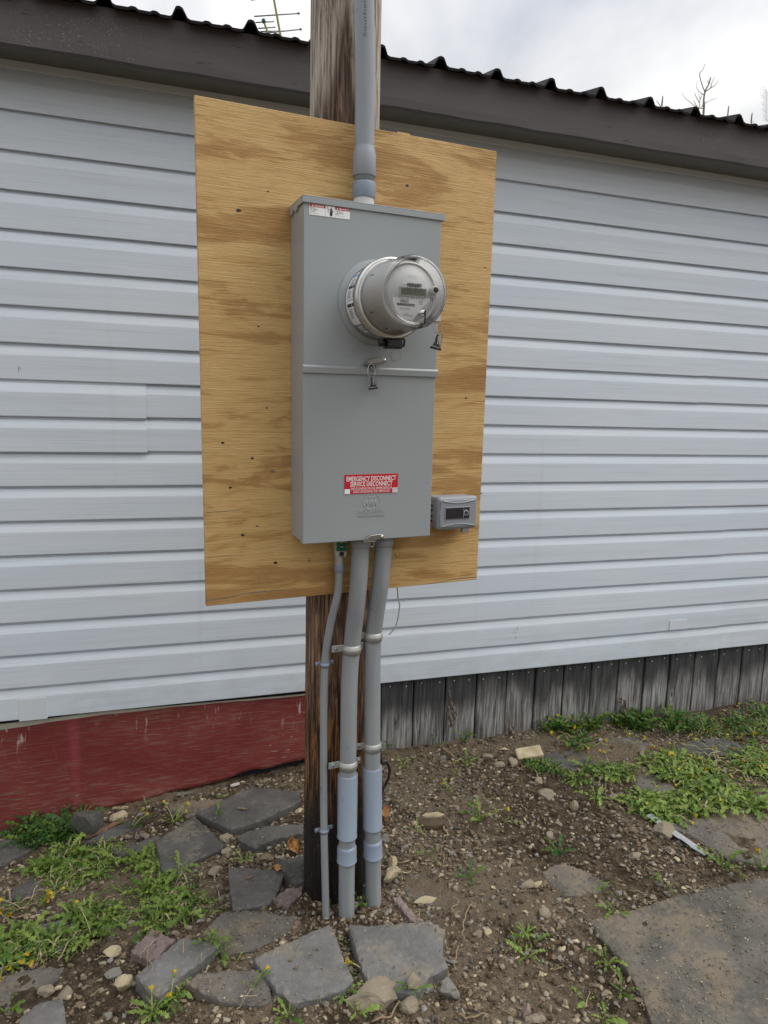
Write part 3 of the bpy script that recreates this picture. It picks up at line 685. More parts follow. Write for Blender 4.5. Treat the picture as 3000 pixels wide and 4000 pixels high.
# knockouts on the upper cover
for (zx, zy, r) in ((565, 1405, .0105), (922, 1430, .0150)):
    ku, kw = bp(*Z1(zx, zy), BD)
    part('knockout', MB().lathe([(0, -BD - .0010), (r * .88, -BD - .0010), (r * .90, -BD - .0002), (r * .96, -BD - .0002), (r * .98, -BD - .0010), (r * 1.02, -BD - .0010), (r * 1.03, -BD)], (ku, kw), 'y', 32, smooth=False), 'enamel', box)
# danger label
du0, dw1 = bp(*Z1(224, 195), BD + .001); du1, _ = bp(*Z1(553, 238), BD + .001); dw0 = dw1 - .0248; DL = BD + .0016
dang = part('danger_label', MB().box(du0, du1, -DL, -BD - .0002, dw0, dw1), 'label_white', box, bevel=.0003, label='red and white bilingual danger label')
dwid = du1 - du0
def flat(name, u0, u1, w0, w1, d, mat, parent): return part(name, MB().add([(u0, -d, w0), (u1, -d, w0), (u1, -d, w1), (u0, -d, w1)], [(0, 1, 2, 3)]), mat, parent)
flat('red_heading', du0 + .0006, du0 + dwid * .385, dw1 - .0068, dw1 - .0006, DL + .0003, 'label_red', dang)
flat('red_heading', du0 + dwid * .635, du1 - .0006, dw1 - .0068, dw1 - .0006, DL + .0003, 'label_red', dang)
flat('divider', du0 + dwid * .388, du0 + dwid * .391, dw0, dw1, DL + .0003, 'ink_grey', dang); flat('divider', du0 + dwid * .630, du0 + dwid * .633, dw0, dw1, DL + .0003, 'ink_grey', dang)
def tri(u, w, s, d, mat, parent): return part('warning_triangle', MB().add([(u - s, -d, w - s * .85), (u + s, -d, w - s * .85), (u, -d, w + s * .85)], [(0, 1, 2)]), mat, parent)
tri(du0 + .0075, dw1 - .0037, .0024, DL + .0005, 'label_white', dang); tri(du0 + dwid * .685, dw1 - .0037, .0022, DL + .0005, 'label_white', dang)
lettering('DANGER', du0 + dwid * .235, dw1 - .0037, DL + .0005, dang, 'label_white', width=.0245, height=.0038, bold=.02)
lettering('PELIGRO', du0 + dwid * .845, dw1 - .0037, DL + .0005, dang, 'label_white', width=.0240, height=.0038, bold=.02)
for i, s_ in enumerate(('Hazardous Voltage.', 'Will cause death, serious', 'injury or substantial', 'property damage.')):
    lettering(s_, du0 + .0022, dw1 - .0100 - i * .0025, DL + .0003, dang, 'ink', height=.0017, center=False, bold=.03)
lettering('Turn off power supplying this', du0 + .0022, dw1 - .0204, DL + .0003, dang, 'ink_grey', height=.0014, center=False); lettering('equipment before working inside.', du0 + .0022, dw1 - .0226, DL + .0003, dang, 'ink_grey', height=.0014, center=False)
for i, s_ in enumerate(('Voltaje peligroso. Causara', 'la muerte, lesiones graves', 'o dano sustancial a la', 'propiedad.')):
    lettering(s_, du0 + dwid * .648, dw1 - .0100 - i * .0025, DL + .0003, dang, 'ink', height=.0017, center=False, bold=.02)
lettering('Desconecte el suministro de', du0 + dwid * .648, dw1 - .0204, DL + .0003, dang, 'ink_grey', height=.0014, center=False)
# hand with a bolt
hu, hw = du0 + dwid * .53, dw1 - .0125
hand = MB()
def quad(mb, pts): mb.add([(hu + a * .001, -DL - .0004, hw + b * .001) for a, b in pts], [tuple(range(len(pts)))])
quad(hand, [(-3, -9.5), (3.2, -9.5), (3.6, -3), (-3.2, -3)]); quad(hand, [(-3.2, -2.6), (3.6, -2.6), (3.4, 1), (-3, 1)])
for fx, fh in ((-2.6, 6), (-1.0, 8), (.6, 8.4), (2.2, 7)): quad(hand, [(fx, 1), (fx + 1.1, 1), (fx + 1.1, fh), (fx, fh)])
quad(hand, [(3.6, -3), (6, 2), (5, 2.6), (3.2, 0)])
part('hand_symbol', hand, 'ink', dang)
bolt = MB(); quad(bolt, [(-11, 9), (-10, 9.6), (-5.2, 3.4), (-6.2, 3.0)]); quad(bolt, [(-6.2, 3.2), (-5.2, 3.2), (-8, -1), (-8.8, -.4)]); quad(bolt, [(-8.4, .2), (-7.6, -1.2), (-3.6, -4.6), (-4.6, -3.2)])
part('bolt_symbol', bolt, 'ink', dang)
# emergency disconnect label
eu0, ew1 = bp(*Z2(480, 888), BD + .001); eu1, _ = bp(*Z2(887, 880), BD + .001); ew0 = ew1 - .0500; EL = BD + .0014
em = part('disconnect_label', MB().box(eu0, eu1, -EL, -BD - .0001, ew0, ew1), 'label_red', box, bevel=.0003, label='red emergency disconnect label with white lettering')
ec = (eu0 + eu1) / 2
lettering('EMERGENCY DISCONNECT', ec, ew1 - .0110, EL + .0003, em, 'label_white', width=.1385, height=.0125, bold=.012)
lettering('SERVICE DISCONNECT', ec, ew1 - .0248, EL + .0003, em, 'label_white', width=.1180, height=.0125, bold=.012)
lettering('DESCONEXION DE EMERGENCIA', ec + .001, ew1 - .0366, EL + .0003, em, 'label_white', width=.1150, height=.0064)
lettering('DESCONEXION DE SERVICIO', ec + .001, ew1 - .0445, EL + .0003, em, 'label_white', width=.1020, height=.0064)
flat('white_corner', eu0 + .0004, eu0 + .0150, ew0 + .0004, ew0 + .0128, EL + .0003, 'label_white', em); flat('white_corner', eu1 - .0150, eu1 - .0004, ew0 + .0004, ew0 + .0128, EL + .0003, 'label_white', em)
lettering('1216354', eu1 - .0077, ew0 + .0094, EL + .0006, em, 'ink', width=.0128, height=.0028, bold=.02); lettering('REV. B', eu1 - .0077, ew0 + .0040, EL + .0006, em, 'ink', width=.0100, height=.0026, bold=.02)
# embossed maker's mark
lu, lw = bp(*Z2(682, 1085), BD)
mk = MB()
for (a0, a1) in ((-78, 68), (112, 258)):
    pts = [(lu + .0245 * math.cos(rad(a0 + (a1 - a0) * i / 22)), -BD + .0005, lw - .001 + .0220 * math.sin(rad(a0 + (a1 - a0) * i / 22))) for i in range(23)]
    mk.tube(pts, .0015, 8)
for ux in (-.0125, -.0032, .0032, .0125): mk.tube([(lu + ux, -BD + .0005, lw - .015), (lu + ux, -BD + .0005, lw + .004)], .0014, 8)
for ux in (-.0079, .0079): mk.tube([(lu + ux + .0047 * math.cos(rad(a)), -BD + .0005, lw + .004 + .006 * math.sin(rad(a))) for a in range(0, 181, 20)], .0014, 8)
mk.tube([(lu - .005, -BD + .0005, lw + .021), (lu, -BD + .0005, lw + .015), (lu + .005, -BD + .0005, lw + .021)], .0014, 8)
part('embossed_emblem', mk, 'enamel', box)
def emboss(body_, u, w, width, height, d):
    V, Fs = text_mesh(body_, width, height, .01, .0)
    V[:, 0] -= V[:, 0].max() / 2; V[:, 1] -= V[:, 1].max() / 2; o = part('embossed_lettering', MB().add([(u + x, -d - .0004, w + y) for x, y, z in V], Fs), 'enamel', box)
    s = o.modifiers.new('solid', 'SOLIDIFY'); s.thickness = .0010; s.offset = 0; return o
emboss('MILBANK', lu + .0015, lw - .0275, .0720, .0105, BD); emboss('TYPE 3R ENCLOSURE', lu + .001, lw - .0400, .0770, .0058, BD)
# hasps
def hasp(c, lower):
    u, w = c
    hs = part('latch', MB().prism([(u - .026, w - .004), (u - .020, w - .007), (u + .014, w - .004), (u + .024, w - .002), (u + .028, w + .004), (u + .024, w + .010), (u + .012, w + .0115), (u - .012, w + .009), (u - .020, w + .0035)], -BD - .016, -BD - .011), 'dark_latch', box, bevel=.002, seg=3)
    part('latch_tongue', MB().box(u - .030, u + .004, -BD - .019, -BD - .001, w - .0085, w - .0060), 'dark_latch', hs, bevel=.0005)
    part('rivet', MB().lathe([(0, -BD - .0195), (.0036, -BD - .019), (.0048, -BD - .0165), (.0048, -BD - .011)], (u + .0205, w + .004), 'y', 20), 'stainless', hs)
    part('latch_post', MB().box(u - .006, u + .010, -BD - .0108, -BD - .0008, w - .003, w + .008), 'dark_latch', hs, bevel=.001)
    ring = [(u - .006 + .0062 * math.cos(rad(a)), -BD - .012 , w - .0155 + .0072 * math.sin(rad(a))) for a in range(0, 361, 15)]
    part('padlock_eye', MB().tube(ring, .0016, 10, cap=False), 'dark_latch', hs)
hasp((bp(*Z1(765, 1478), BD + .012)[0], bp(*Z1(765, 1478), BD + .012)[1]), False)
hasp((bp(*Z2(705, 1372), BD + .012)[0], bp(*Z2(705, 1372), BD + .012)[1]), True)

# --- meter
meter = thing('electric_meter', 'round electricity meter under a clear domed cover with digital display', 'meter', (MU, -.19, MW), FR)
part('sealing_ring', MB().lathe([(.0855, -.190), (.0925, -.191), (.0945, -.195), (.0930, -.201), (.0945, -.207), (.0930, -.2125), (.0880, -.2140), (.0855, -.2125)], (MU, MW), 'y', 96), 'stainless', meter)
part('meter_base', MB().lathe([(.078, -.190), (.0870, -.200), (.0870, -.2155), (.0845, -.2185), (.0815, -.2185)], (MU, MW), 'y', 96), 'meter_grey', meter)
shell = MB().lathe([(.0862, -.2150), (.0842, -.2200), (.0832, -.2230), (.0790, -.3250), (.0782, -.3320), (.0760, -.3370), (.0725, -.3392), (.0690, -.3385), (.0655, -.3345), (.0620, -.3335), (0.0, -.3335)], (MU, MW), 'y', 96)
cvr = part('clear_cover', shell, 'clear', meter)
part('cover_inside', MB().lathe([(.0838, -.2180), (.0815, -.2230), (.0765, -.3240), (.0750, -.3310), (.0722, -.3355), (.0690, -.3350), (.0640, -.3300)], (MU, MW), 'y', 96), 'clear', cvr)
part('rim_bead', MB().lathe([(.0725 + .0032 * math.cos(rad(a)), -.3372 + .0032 * math.sin(rad(a))) for a in range(0, 361, 30)], (MU, MW), 'y', 96), 'clear', cvr)
part('inner_housing', MB().lathe([(.0810, -.2180), (.0805, -.2260), (.0745, -.2290), (.0690, -.3020), (.0668, -.3060), (.0640, -.3070), (.0630, -.3050), (0, -.3050)], (MU, MW), 'y', 96), 'meter_grey', meter)
FD = .3052
face = part('dial_face', MB().lathe([(0, -FD - .0006), (.0615, -FD - .0006), (.0628, -FD + .002)], (MU, MW), 'y', 96), 'meter_face', meter)
for a in (35, 110, 150, 210, 245, 320):
    t = rad(a); part('cover_rib', MB().tube([(MU + .0835 * math.cos(t), -.235, MW + .0835 * math.sin(t)), (MU + .0815 * math.cos(t), -.262, MW + .0815 * math.sin(t))], .0012, 6), 'clear', meter)
FK = FD + .0012
def fz(x, y): return bp(*Z1(x, y), FK)
cA, cB = fz(985, 828), fz(1147, 868)
flat('barcode_label', cA[0], cB[0], cB[1] + .001, cA[1], FK + .0004, 'label_white', face)
bc = MB(); x = cA[0] + .010
while x < cB[0] - .006:
    w = random.choice((.0006, .0011, .0016)); bc.box(x, x + w, -FK - .0009, -FK - .0006, cA[1] - .0090, cA[1] - .0020); x += w + random.choice((.0006, .001))
part('barcode', bc, 'ink', face); lettering('0061325804', (cA[0] + cB[0]) / 2, cA[1] - .0112, FK + .0008, face, 'ink', width=.024, height=.0022); lettering('DIV OF METERING & GRIDWAY', (cA[0] + cB[0]) / 2, cA[1] - .0148, FK + .0008, face, 'ink_grey', width=.046, height=.0017)
lA, lB = fz(955, 868), fz(1168, 960)
lf = part('display_frame', MB().box(lA[0] - .001, lB[0] + .0015, -FK - .0028, -FK + .001, lB[1] - .001, lA[1] + .0005), 'lcd_frame', face, bevel=.001)
flat('display', lA[0] + .002, lB[0] - .0015, lB[1] + .0018, lA[1] - .002, FK + .0031, 'lcd', lf)
SEG = {'0': 'abcdef', '3': 'abgcd', '5': 'afgcd', '4': 'fgbc', 'H': 'fbgec', 'c': 'ged'}
sg = MB(); dh = .0150; x = lA[0] + .0085; zb_ = lB[1] + .0060; sk = .0012
for ch in 'cH0354':
    hh_ = dh; ww = .0050; z0_, z1_, zm = zb_, zb_ + hh_, zb_ + hh_ / 2; t = .0011
    seg = {'a': (x, z1_, x + ww, z1_), 'g': (x, zm, x + ww, zm), 'd': (x, z0_, x + ww, z0_), 'f': (x, zm, x, z1_), 'b': (x + ww, zm, x + ww, z1_), 'e': (x, z0_, x, zm), 'c': (x + ww, z0_, x + ww, zm)}
    for s_ in SEG[ch]:
        a, b, c2, d2 = seg[s_]; sh = lambda q: sk * (q - z0_) / hh_
        if a == c2: pts = [(a - t / 2 + sh(b), b + .0005), (a + t / 2 + sh(b), b + .0005), (a + t / 2 + sh(d2), d2 - .0005), (a - t / 2 + sh(d2), d2 - .0005)]
        else: pts = [(a + .0004 + sh(b), b - t / 2), (c2 - .0004 + sh(b), b - t / 2), (c2 - .0004 + sh(b), b + t / 2), (a + .0004 + sh(b), b + t / 2)]
        sg.add([(p, -FK - .0034, q) for p, q in pts], [(0, 1, 2, 3)])
    x += .0078
part('display_digits', sg, 'ink', lf); lettering('E.', lA[0] + .0125, lB[1] + .0035, FK + .0034, lf, 'ink', height=.0026)
plate = [fz(*p) for p in ((893, 938), (1215, 968), (1150, 1030), (1100, 1090), (1062, 1148), (985, 1128), (935, 1080), (905, 1010))]
part('nameplate', MB().add([(a, -FK - .0004, b) for a, b in plate], [tuple(range(len(plate)))]), 'label_white', face)
def ft(s_, zx, zy, width, hgt, mat='ink', bold=0): a, b = fz(zx, zy); lettering(s_, a, b, FK + .0007, face, mat, width=width, height=hgt, bold=bold)
ft('CL200 240V 3W TYPE C2SRD 30TA 1.0Kh', 1026, 958, .0800, .0036); ft('Versant Power', 995, 971, .022, .0030, 'ink', .01); ft('8080692', 995, 990, .0200, .0060, 'ink', .01)
bcu, bcw = fz(1004, 1016); bc = MB(); x = bcu - .022
while x < bcu + .022:
    w = random.choice((.0005, .0009, .0013)); bc.box(x, x + w, -FK - .0009, -FK - .0006, bcw - .0028, bcw + .0028); x += w + random.choice((.0005, .0009))
part('barcode', bc, 'ink', face)
ft('343 612 028', 995, 1050, .0250, .0036, 'ink_grey'); ft('OpenWay Riva', 1018, 1103, .0230, .0040, 'ink', .005); ft('by Itron', 1042, 1116, .0065, .0020); ft('E70S/18', 1010, 1087, .0085, .0020, 'ink_grey'); ft('Itron', 1062, 782, .0200, .0060, 'meter_grey')
for i_, s_ in enumerate(('CA 0.5', 'FM2S', '60Hz')): ft(s_, 1125, 988 + i_ * 12, .009, .0022, 'ink_grey')
bu, bw = fz(1228, 903)
part('reset_collar', MB().lathe([(.0095, -FK + .002), (.0095, -FK - .010), (.0070, -FK - .0135), (.0055, -FK - .013)], (bu, bw), 'y', 28), 'meter_grey', face)
part('reset_button', MB().lathe([(.0062, -FK - .010), (.0055, -FK - .0165), (.0030, -FK - .0182), (0, -FK - .0185)], (bu, bw), 'y', 24), 'black_plastic', face)
for du_ in (-.0035, .0010): part('face_slot', MB().box(bu - .003 + du_, bu - .0018 + du_, -FK - .0010, -FK, bw - .0225, bw - .0140), 'black_plastic', face)
# little locking pin with its wire in the cover's front
ku, kw = bp(*Z1(1150, 1095), .338)
lockp = part('cover_seal', MB().lathe([(.0075, -.330), (.0078, -.3395), (.0055, -.3420), (0, -.3425)], (ku - .001, kw + .002), 'y', 20), 'meter_grey', meter)
part('seal_strap', MB().prism([(ku - .0012, kw + .008), (ku + .0026, kw + .0085), (ku + .0034, kw + .002), (ku + .0022, kw - .006), (ku + .0038, kw - .017), (ku - .0002, kw - .021), (ku - .0024, kw - .019), (ku - .0004, kw - .006)], -.3455, -.3427), 'black_plastic', lockp, bevel=.0006)
part('seal_arm', MB().tube([(ku - .001, -.343, kw + .001), (ku - .008, -.343, kw + .002), (ku - .012, -.343, kw - .001), (ku - .012, -.343, kw - .004)], .0012, 6), 'black_plastic', lockp)
part('seal_body', MB().box(ku - .006, ku - .0030, -.3450, -.3400, kw - .020, kw - .008), 'clear', lockp)
# two bolts seen past the right edge of the cover
for zy in (1018, 1058):
    pu_, pw_ = bp(*Z1(1312, zy), .205); part('side_bolt', MB().tube([(pu_ - .020, -.205, pw_), (pu_ - .001, -.205, pw_), (pu_, -.205, pw_)], [.0035, .0035, .0022], 10), 'screw_steel', meter)
part('ring_latch', MB().box(MU + .086, .545, -.213, -.196, -.491, -.438), 'stainless', meter, bevel=.003)
# black ring lock under the sealing ring
ru, rw = MU + .001, MW - .0985
rl = thing('ring_lock', 'black plastic barrel lock clamped under the meter ring', 'lock', (ru, -.2, rw - .02), FR)
part('lock_body', MB().box(ru - .014, ru + .024, -.222, -.186, rw - .017, rw + .006), 'black_plastic', rl, bevel=.004, seg=3)
part('lock_barrel', MB().tube([(ru - .030, -.203, rw - .004), (ru - .014, -.203, rw - .004)], .0090, 18), 'black_plastic', rl)
part('lock_ear', MB().tube([(ru + .024, -.204, rw - .012), (ru + .034, -.204, rw - .008), (ru + .036, -.204, rw + .004), (ru + .032, -.204, rw + .010), (ru + .024, -.204, rw + .006)], .0032, 10), 'black_plastic', rl)

# --- hanging seals
def seal(name, label, cu_, cw_, d, attach, tilt, body_scale=1.0):
    t = thing(name, label, 'seal', (cu_, -d, cw_ - .012), FR, 'wire seals')
    ca, sa = math.cos(tilt), math.sin(tilt)
    P = lambda a, b, y=0: (cu_ + (a * ca - b * sa) * body_scale, -d + y, cw_ + (a * sa + b * ca) * body_scale)
    def prism(poly, y0, y1):
        n = len(poly); v = [P(a, b, y0) for a, b in poly] + [P(a, b, y1) for a, b in poly]
        return MB().add(v, [tuple(range(n))[::-1], tuple(range(n, 2 * n))] + [(i, (i + 1) % n, n + (i + 1) % n, n + i) for i in range(n)])
    part('tag_case', prism([(-.011, -.016), (.010, -.018), (.012, .013), (-.008, .016)], -.0035, .0035), 'clear', t)
    part('tag_insert', prism([(-.0085, -.014), (.009, -.016), (.0055, -.004), (.004, .008), (.0005, .013), (-.003, .007), (-.004, -.004)], -.0018, .0018), 'black_plastic', t)
    part('tag_foot', prism([(-.0128, -.0205), (.0118, -.0225), (.0120, -.0182), (-.0125, -.0162)], -.0045, .0045), 'black_plastic', t)
    V, Fs = text_mesh('6690720', width=.0165); V[:, 0] -= .008; V[:, 1] -= V[:, 1].max() / 2
    part('tag_number', MB().add([P(y + .0015, -x - .001, -.0037) for x, y, z in V], Fs), 'label_white', t)
    a, b = attach; top1 = P(-.008, .014); top2 = P(.010, .012); mid = (cu_ * .2 + a[0] * .8, -a[2], a[1]); m2 = (cu_ * .2 + b[0] * .8, -b[2], b[1])
    part('wire_loop', MB().tube(spline([top1, ((top1[0] + mid[0]) / 2 - .003, (top1[1] + mid[1]) / 2, (top1[2] + mid[2]) / 2), mid, ((mid[0] + m2[0]) / 2, (mid[1] + m2[1]) / 2 - .002, max(mid[2], m2[2]) + .004), m2, ((top2[0] + m2[0]) / 2 + .003, (top2[1] + m2[1]) / 2, (top2[2] + m2[2]) / 2), top2], 6), .0008, 6), 'stainless', t)
    return t
s1 = bp(*Z1(1258, 1300), .205); s1a = bp(*Z1(1240, 1170), .205); s1b = bp(*Z1(1290, 1165), .205)
seal('wire_seal', 'clear wire seal tag hanging beside the right edge of the meter', *s1, .205, ((s1a[0], s1a[1], .205), (s1b[0], s1b[1], .205)), -.10, 1.1)
s2 = bp(*Z2(690, 175), BD + .02); s2a = bp(*Z2(660, 55), BD + .018); s2b = bp(*Z2(700, 50), BD + .018)
seal('wire_seal', 'clear wire seal tag hanging from the middle latch of the meter box', *s2, BD + .02, ((s2a[0], s2a[1], BD + .018), (s2b[0], s2b[1], BD + .018)), .22, .92)

# --- riser conduit above
ris = thing('riser_conduit', 'grey plastic riser pipe running up from the top of the meter box', 'conduit', (.4045, -.04, BZ1), FR)
rx, ry = .4045, -.040
top_u = bp(1425, 0, .045)
part('pipe', MB().tube([(rx, ry, -.15), (rx, ry, -.10), (rx - .002, ry, .1), (top_u[0] - .002, ry - .006, top_u[1]), (top_u[0] - .012, ry - .010, 1.2), (top_u[0] - .03, ry - .012, 2.9)], .0242, 40), 'pvc_riser', ris)
part('bell_end', MB().lathe([(.0245, -.062), (.0262, -.071), (.0288, -.082), (.0290, -.130), (.0280, -.1318), (.0245, -.1318)], (rx, ry), 'z', 48), 'pvc_riser', ris)
part('adapter', MB().lathe([(.0245, -.1455), (.0282, -.1455), (.0290, -.1475), (.0290, -.1810), (.0280, -.1830), (.0245, -.1832)], (rx, ry), 'z', 48), 'pvc_new', ris)
part('stub', MB().lathe([(.0236, -.1300), (.0236, -.1470)], (rx, ry), 'z', 48).lathe([(.0258, -.183), (.0258, -.2143)], (rx, ry), 'z', 48, 1), ['pvc_old', 'pvc_white'], ris)
V, Fs = text_mesh('Southern Pipe, Inc. 1 1/2', width=.25)
wq = bp(1425, 140, .07)[1]
pr = MB(); hmax = V[:, 1].max(); rp = .0246; wt_ = top_u[1]
def riser_c(w):
    k_ = min(1.6, max(0, (w - .1) / (wt_ - .1))); return rx - .002 + (top_u[0] - .002 - rx + .002) * k_, ry - .006 * k_
pv = []
for x, y, z in V:
    cu_, cy_ = riser_c(wq + x); th_ = -.30 - (y - hmax / 2) * .42 / rp; pv.append((cu_ + rp * math.sin(th_), cy_ - rp * math.cos(th_), wq + x))
pr.add(pv, Fs)
part('pipe_print', pr, 'ink_grey', ris)

# --- lower conduits (traced centre lines in the board's frame, strapped to the pole)
def trace(pts): return [(*bp(x, y, d), d) for x, y, d in pts]
def conduit(name, label, tr, r, mats, group):
    pts = [(u, -d, w) for u, w, d in tr]; t = thing(name, label, 'conduit', (pts[-1][0], pts[-1][1], pts[-1][2]), FR, group)
    sp = spline(pts, 6); sp.append((sp[-1][0] - .002, sp[-1][1], sp[-1][2] - .15))
    part('pipe', MB().tube(sp, r, 36), mats, t); return t, sp
def at_w(sp, w):
    for a, b in zip(sp, sp[1:]):
        if a[2] >= w >= b[2]:
            k = (a[2] - w) / max(1e-9, a[2] - b[2]); return a[0] + (b[0] - a[0]) * k, a[1] + (b[1] - a[1]) * k
    return sp[-1][0], sp[-1][1]
def z3p(x, y, d): return (*Z3(x, y), d)
def z4p(x, y, d): return (*Z4(x, y), d)
t1, sp1 = conduit('power_conduit', 'lower grey conduit in front, second from left, with jogged bend under the box', trace([z3p(604, 110, .062), z3p(601, 200, .062), z3p(590, 400, .058), z3p(572, 600, .045), z3p(549, 800, .028), z3p(533, 960, .020), z3p(517, 1200, .018), z3p(510, 1600, .019), z4p(634, 700, .022), z4p(624, 1550, .028), z4p(622, 2060, .030)]), .0242, 'pvc_old', 'lower conduits')
t2, sp2 = conduit('power_conduit', 'lower grey conduit at the right, beside the black cable', trace([z3p(777, 105, .060), z3p(774, 200, .060), z3p(757, 400, .056), z3p(740, 540, .046), z3p(718, 680, .032), z3p(698, 840, .020), z3p(692, 1000, .018), z3p(690, 1600, .018), z4p(870, 700, .018), z4p(879, 1550, .018), z4p(880, 1960, .018)]), .0242, 'pvc_old', 'lower conduits')
t3, sp3 = conduit('ground_conduit', 'thin grey conduit at the left, strapped to the pole', trace([z3p(439, 330, .032), z3p(437, 440, .032), z3p(421, 560, .026), z3p(384, 710, .012), z3p(355, 860, .002), z3p(335, 1010, -.004), z3p(325, 1200, -.004), z3p(321, 1600, -.003), z4p(405, 900, .008), z4p(420, 1650, .018), z4p(428, 2010, .022)]), .0108, 'pvc_old', 'lower conduits')
def collar(t, sp, w1, w0, r, mat, name, chamfer=0.0, rin=.0235):
    c = at_w(sp, (w1 + w0) / 2)
    ca, cb = at_w(sp, w1), at_w(sp, w0)
    prof = [(rin, w1), (r - .0012 if not chamfer else rin + .001, w1), (r, w1 - (chamfer or .0015)), (r, w0 + .003), (r + .0012, w0 + .002), (r + .0012, w0), (rin, w0)]
    mb = MB().lathe(prof, (0, 0), 'z', 44); mb.v = [(x + cb[0] + (ca[0] - cb[0]) * (z - w0) / (w1 - w0), y + cb[1] + (ca[1] - cb[1]) * (z - w0) / (w1 - w0), z) for x, y, z in mb.v]
    return part(name, mb, mat, t)
w4 = lambda zx, zy, d: bp(*Z4(zx, zy), d)[1]
collar(t1, sp1, w4(634, 548, .022), w4(630, 1200, .05), .0292, 'pvc_new', 'expansion_sleeve'); collar(t2, sp2, w4(868, 480, .02), w4(872, 1118, .045), .0292, 'pvc_new', 'expansion_sleeve')
collar(t1, sp1, w4(628, 1280, .05), w4(626, 1443, .055), .0292, 'pvc_new', 'coupling', .009); collar(t2, sp2, w4(875, 1235, .045), w4(876, 1396, .045), .0290, 'pvc_new', 'coupling', .009)
for t, sp, w in ((t1, sp1, bp(*Z3(604, 178), .085)[1]), (t2, sp2, bp(*Z3(776, 172), .085)[1])):
    c = at_w(sp, w); part('hub', MB().lathe([(.0245, BZ0 + .002), (.0288, BZ0 + .001), (.0278, w + .003), (.0272, w), (.0240, w)], c, 'z', 40), 'pvc_old', t)
def strap(t, sp, w, r, half, mat, left, right, rib=True, ear=.013, earz=.010, scr=.0055):
    cu_, cy = at_w(sp, w); mb = MB(); n = 28
    prof = [(-half, 0), (-half * .5, 0), (-half * .3, .0022 if rib else 0), (half * .3, .0022 if rib else 0), (half * .5, 0), (half, 0)]
    a0, a1 = rad(175), rad(365); v = []; m = len(prof)
    for off in (.0005, .0018):
        for i in range(n + 1):
            a = a0 + (a1 - a0) * i / n
            for z, o in prof: v.append((cu_ + (r + off + o) * math.cos(a), cy + (r + off + o) * math.sin(a), w + z))
    S = (n + 1) * m; fs = []
    for i in range(n):
        for j in range(m - 1): fs += [(S + i * m + j, S + (i + 1) * m + j, S + (i + 1) * m + j + 1, S + i * m + j + 1), (i * m + j, i * m + j + 1, (i + 1) * m + j + 1, (i + 1) * m + j)]
        for j in (0, m - 1): fs.append((i * m + j, (i + 1) * m + j, S + (i + 1) * m + j, S + i * m + j))
    b = part('strap', mb.add(v, fs, 0, True), mat, t)
    for sgn, on in ((-1, left), (1, right)):
        if not on: continue
        e0, e1 = cu_ + sgn * (r + .0005), cu_ + sgn * (r + on); x0, x1 = sorted((e0, e1)); yb = cy + .004
        part('strap_ear', MB().box(x0, x1, yb - .0012, yb + .0012, w - earz + .003, w + earz + .003), mat, b, bevel=.0010)
        sx = cu_ + sgn * (r + on * .62)
        sc_ = MB().lathe([(0, yb - .0062), (scr * .8, yb - .0058), (scr, yb - .0042), (scr, yb - .0012)], (sx, w + .003), 'y', 6, smooth=False).lathe([(scr * 1.35, yb - .0020), (scr * 1.35, yb - .0010)], (sx, w + .003), 'y', 20)
        part('screw_head', sc_, 'screw_steel', b)
        part('screw_slot', MB().box(sx - scr * .7, sx + scr * .7, yb - .0066, yb - .0060, w + .0024, w + .0036), 'ink', b)
w3 = lambda zx, zy, d: bp(*Z3(zx, zy), d)[1]
strap(t1, sp1, w3(530, 968, .045), .0245, .0135, 'galvanised', .034, .012); strap(t2, sp2, w3(692, 872, .045), .0245, .0130, 'galvanised', .026, 0)
strap(t1, sp1, w4(637, 500, .045), .0245, .0135, 'galvanised', .034, .016); strap(t2, sp2, w4(868, 325, .045), .0245, .0130, 'galvanised', .024, 0)
for w in (w3(333, 1075, .006), w4(407, 1105, .018)): strap(t3, sp3, w, .0108, .0062, 'pvc_new', .017, .017, True, .012, .0062, .0045)
c = at_w(sp3, w3(440, 340, .032)); wa, wb = w3(440, 300, .035), w3(440, 358, .035)
part('adapter', MB().lathe([(.0105, wa), (.0132, wa), (.0138, wa - .001), (.0138, wb + .001), (.0130, wb), (.0105, wb)], c, 'z', 32), 'pvc_new', t3)

# --- intersystem bonding block
ib = thing('bonding_block', 'small cast ground terminal with green screws under the meter box', 'terminal block', (.357, -.03, -1.13), FR)
iu0, iu1 = bp(*Z2(408, 1405), .04)[0], bp(*Z2(497, 1405), .04)[0]; it = BZ0 + .003; ibm = bp(*Z2(450, 1512), .04)[1]; ibb = bp(*Z2(440, 1572), .035)[1]
blk_ = part('terminal_body', MB().box(iu0, iu1, -.043, -.018, ibm, it), 'zinc_cast', ib, bevel=.002)
for i, zy in enumerate((1421, 1455)):
    for zx in (437, 481):
        a, b = bp(*Z2(zx, zy), .047)
        part('green_screw', MB().lathe([(.0068, -.0428), (.0068, -.0455), (.0055, -.0468), (.0020, -.0470), (.0016, -.0455), (0, -.0455)], (a, b), 'y', 16), 'green_screw', blk_)
    part('lug_slot', MB().box(iu0 + .0145, iu1 - .0145, -.0436, -.0425, bp(*Z2(460, zy), .043)[1] - .0045, bp(*Z2(460, zy), .043)[1] + .0045), 'ink', blk_)
part('set_screw', MB().lathe([(.0062, -.0425), (.0062, -.047), (.005, -.048), (.0028, -.0475), (0, -.0455)], bp(*Z2(461, 1492), .047), 'y', 16), 'black_plastic', blk_)
c = at_w(sp3, ibb); part('connector', MB().lathe([(.0128, ibm + .001), (.0128, ibb - .004)], (sp3[0][0], -.031), 'z', 14, smooth=False), 'zinc_cast', ib)

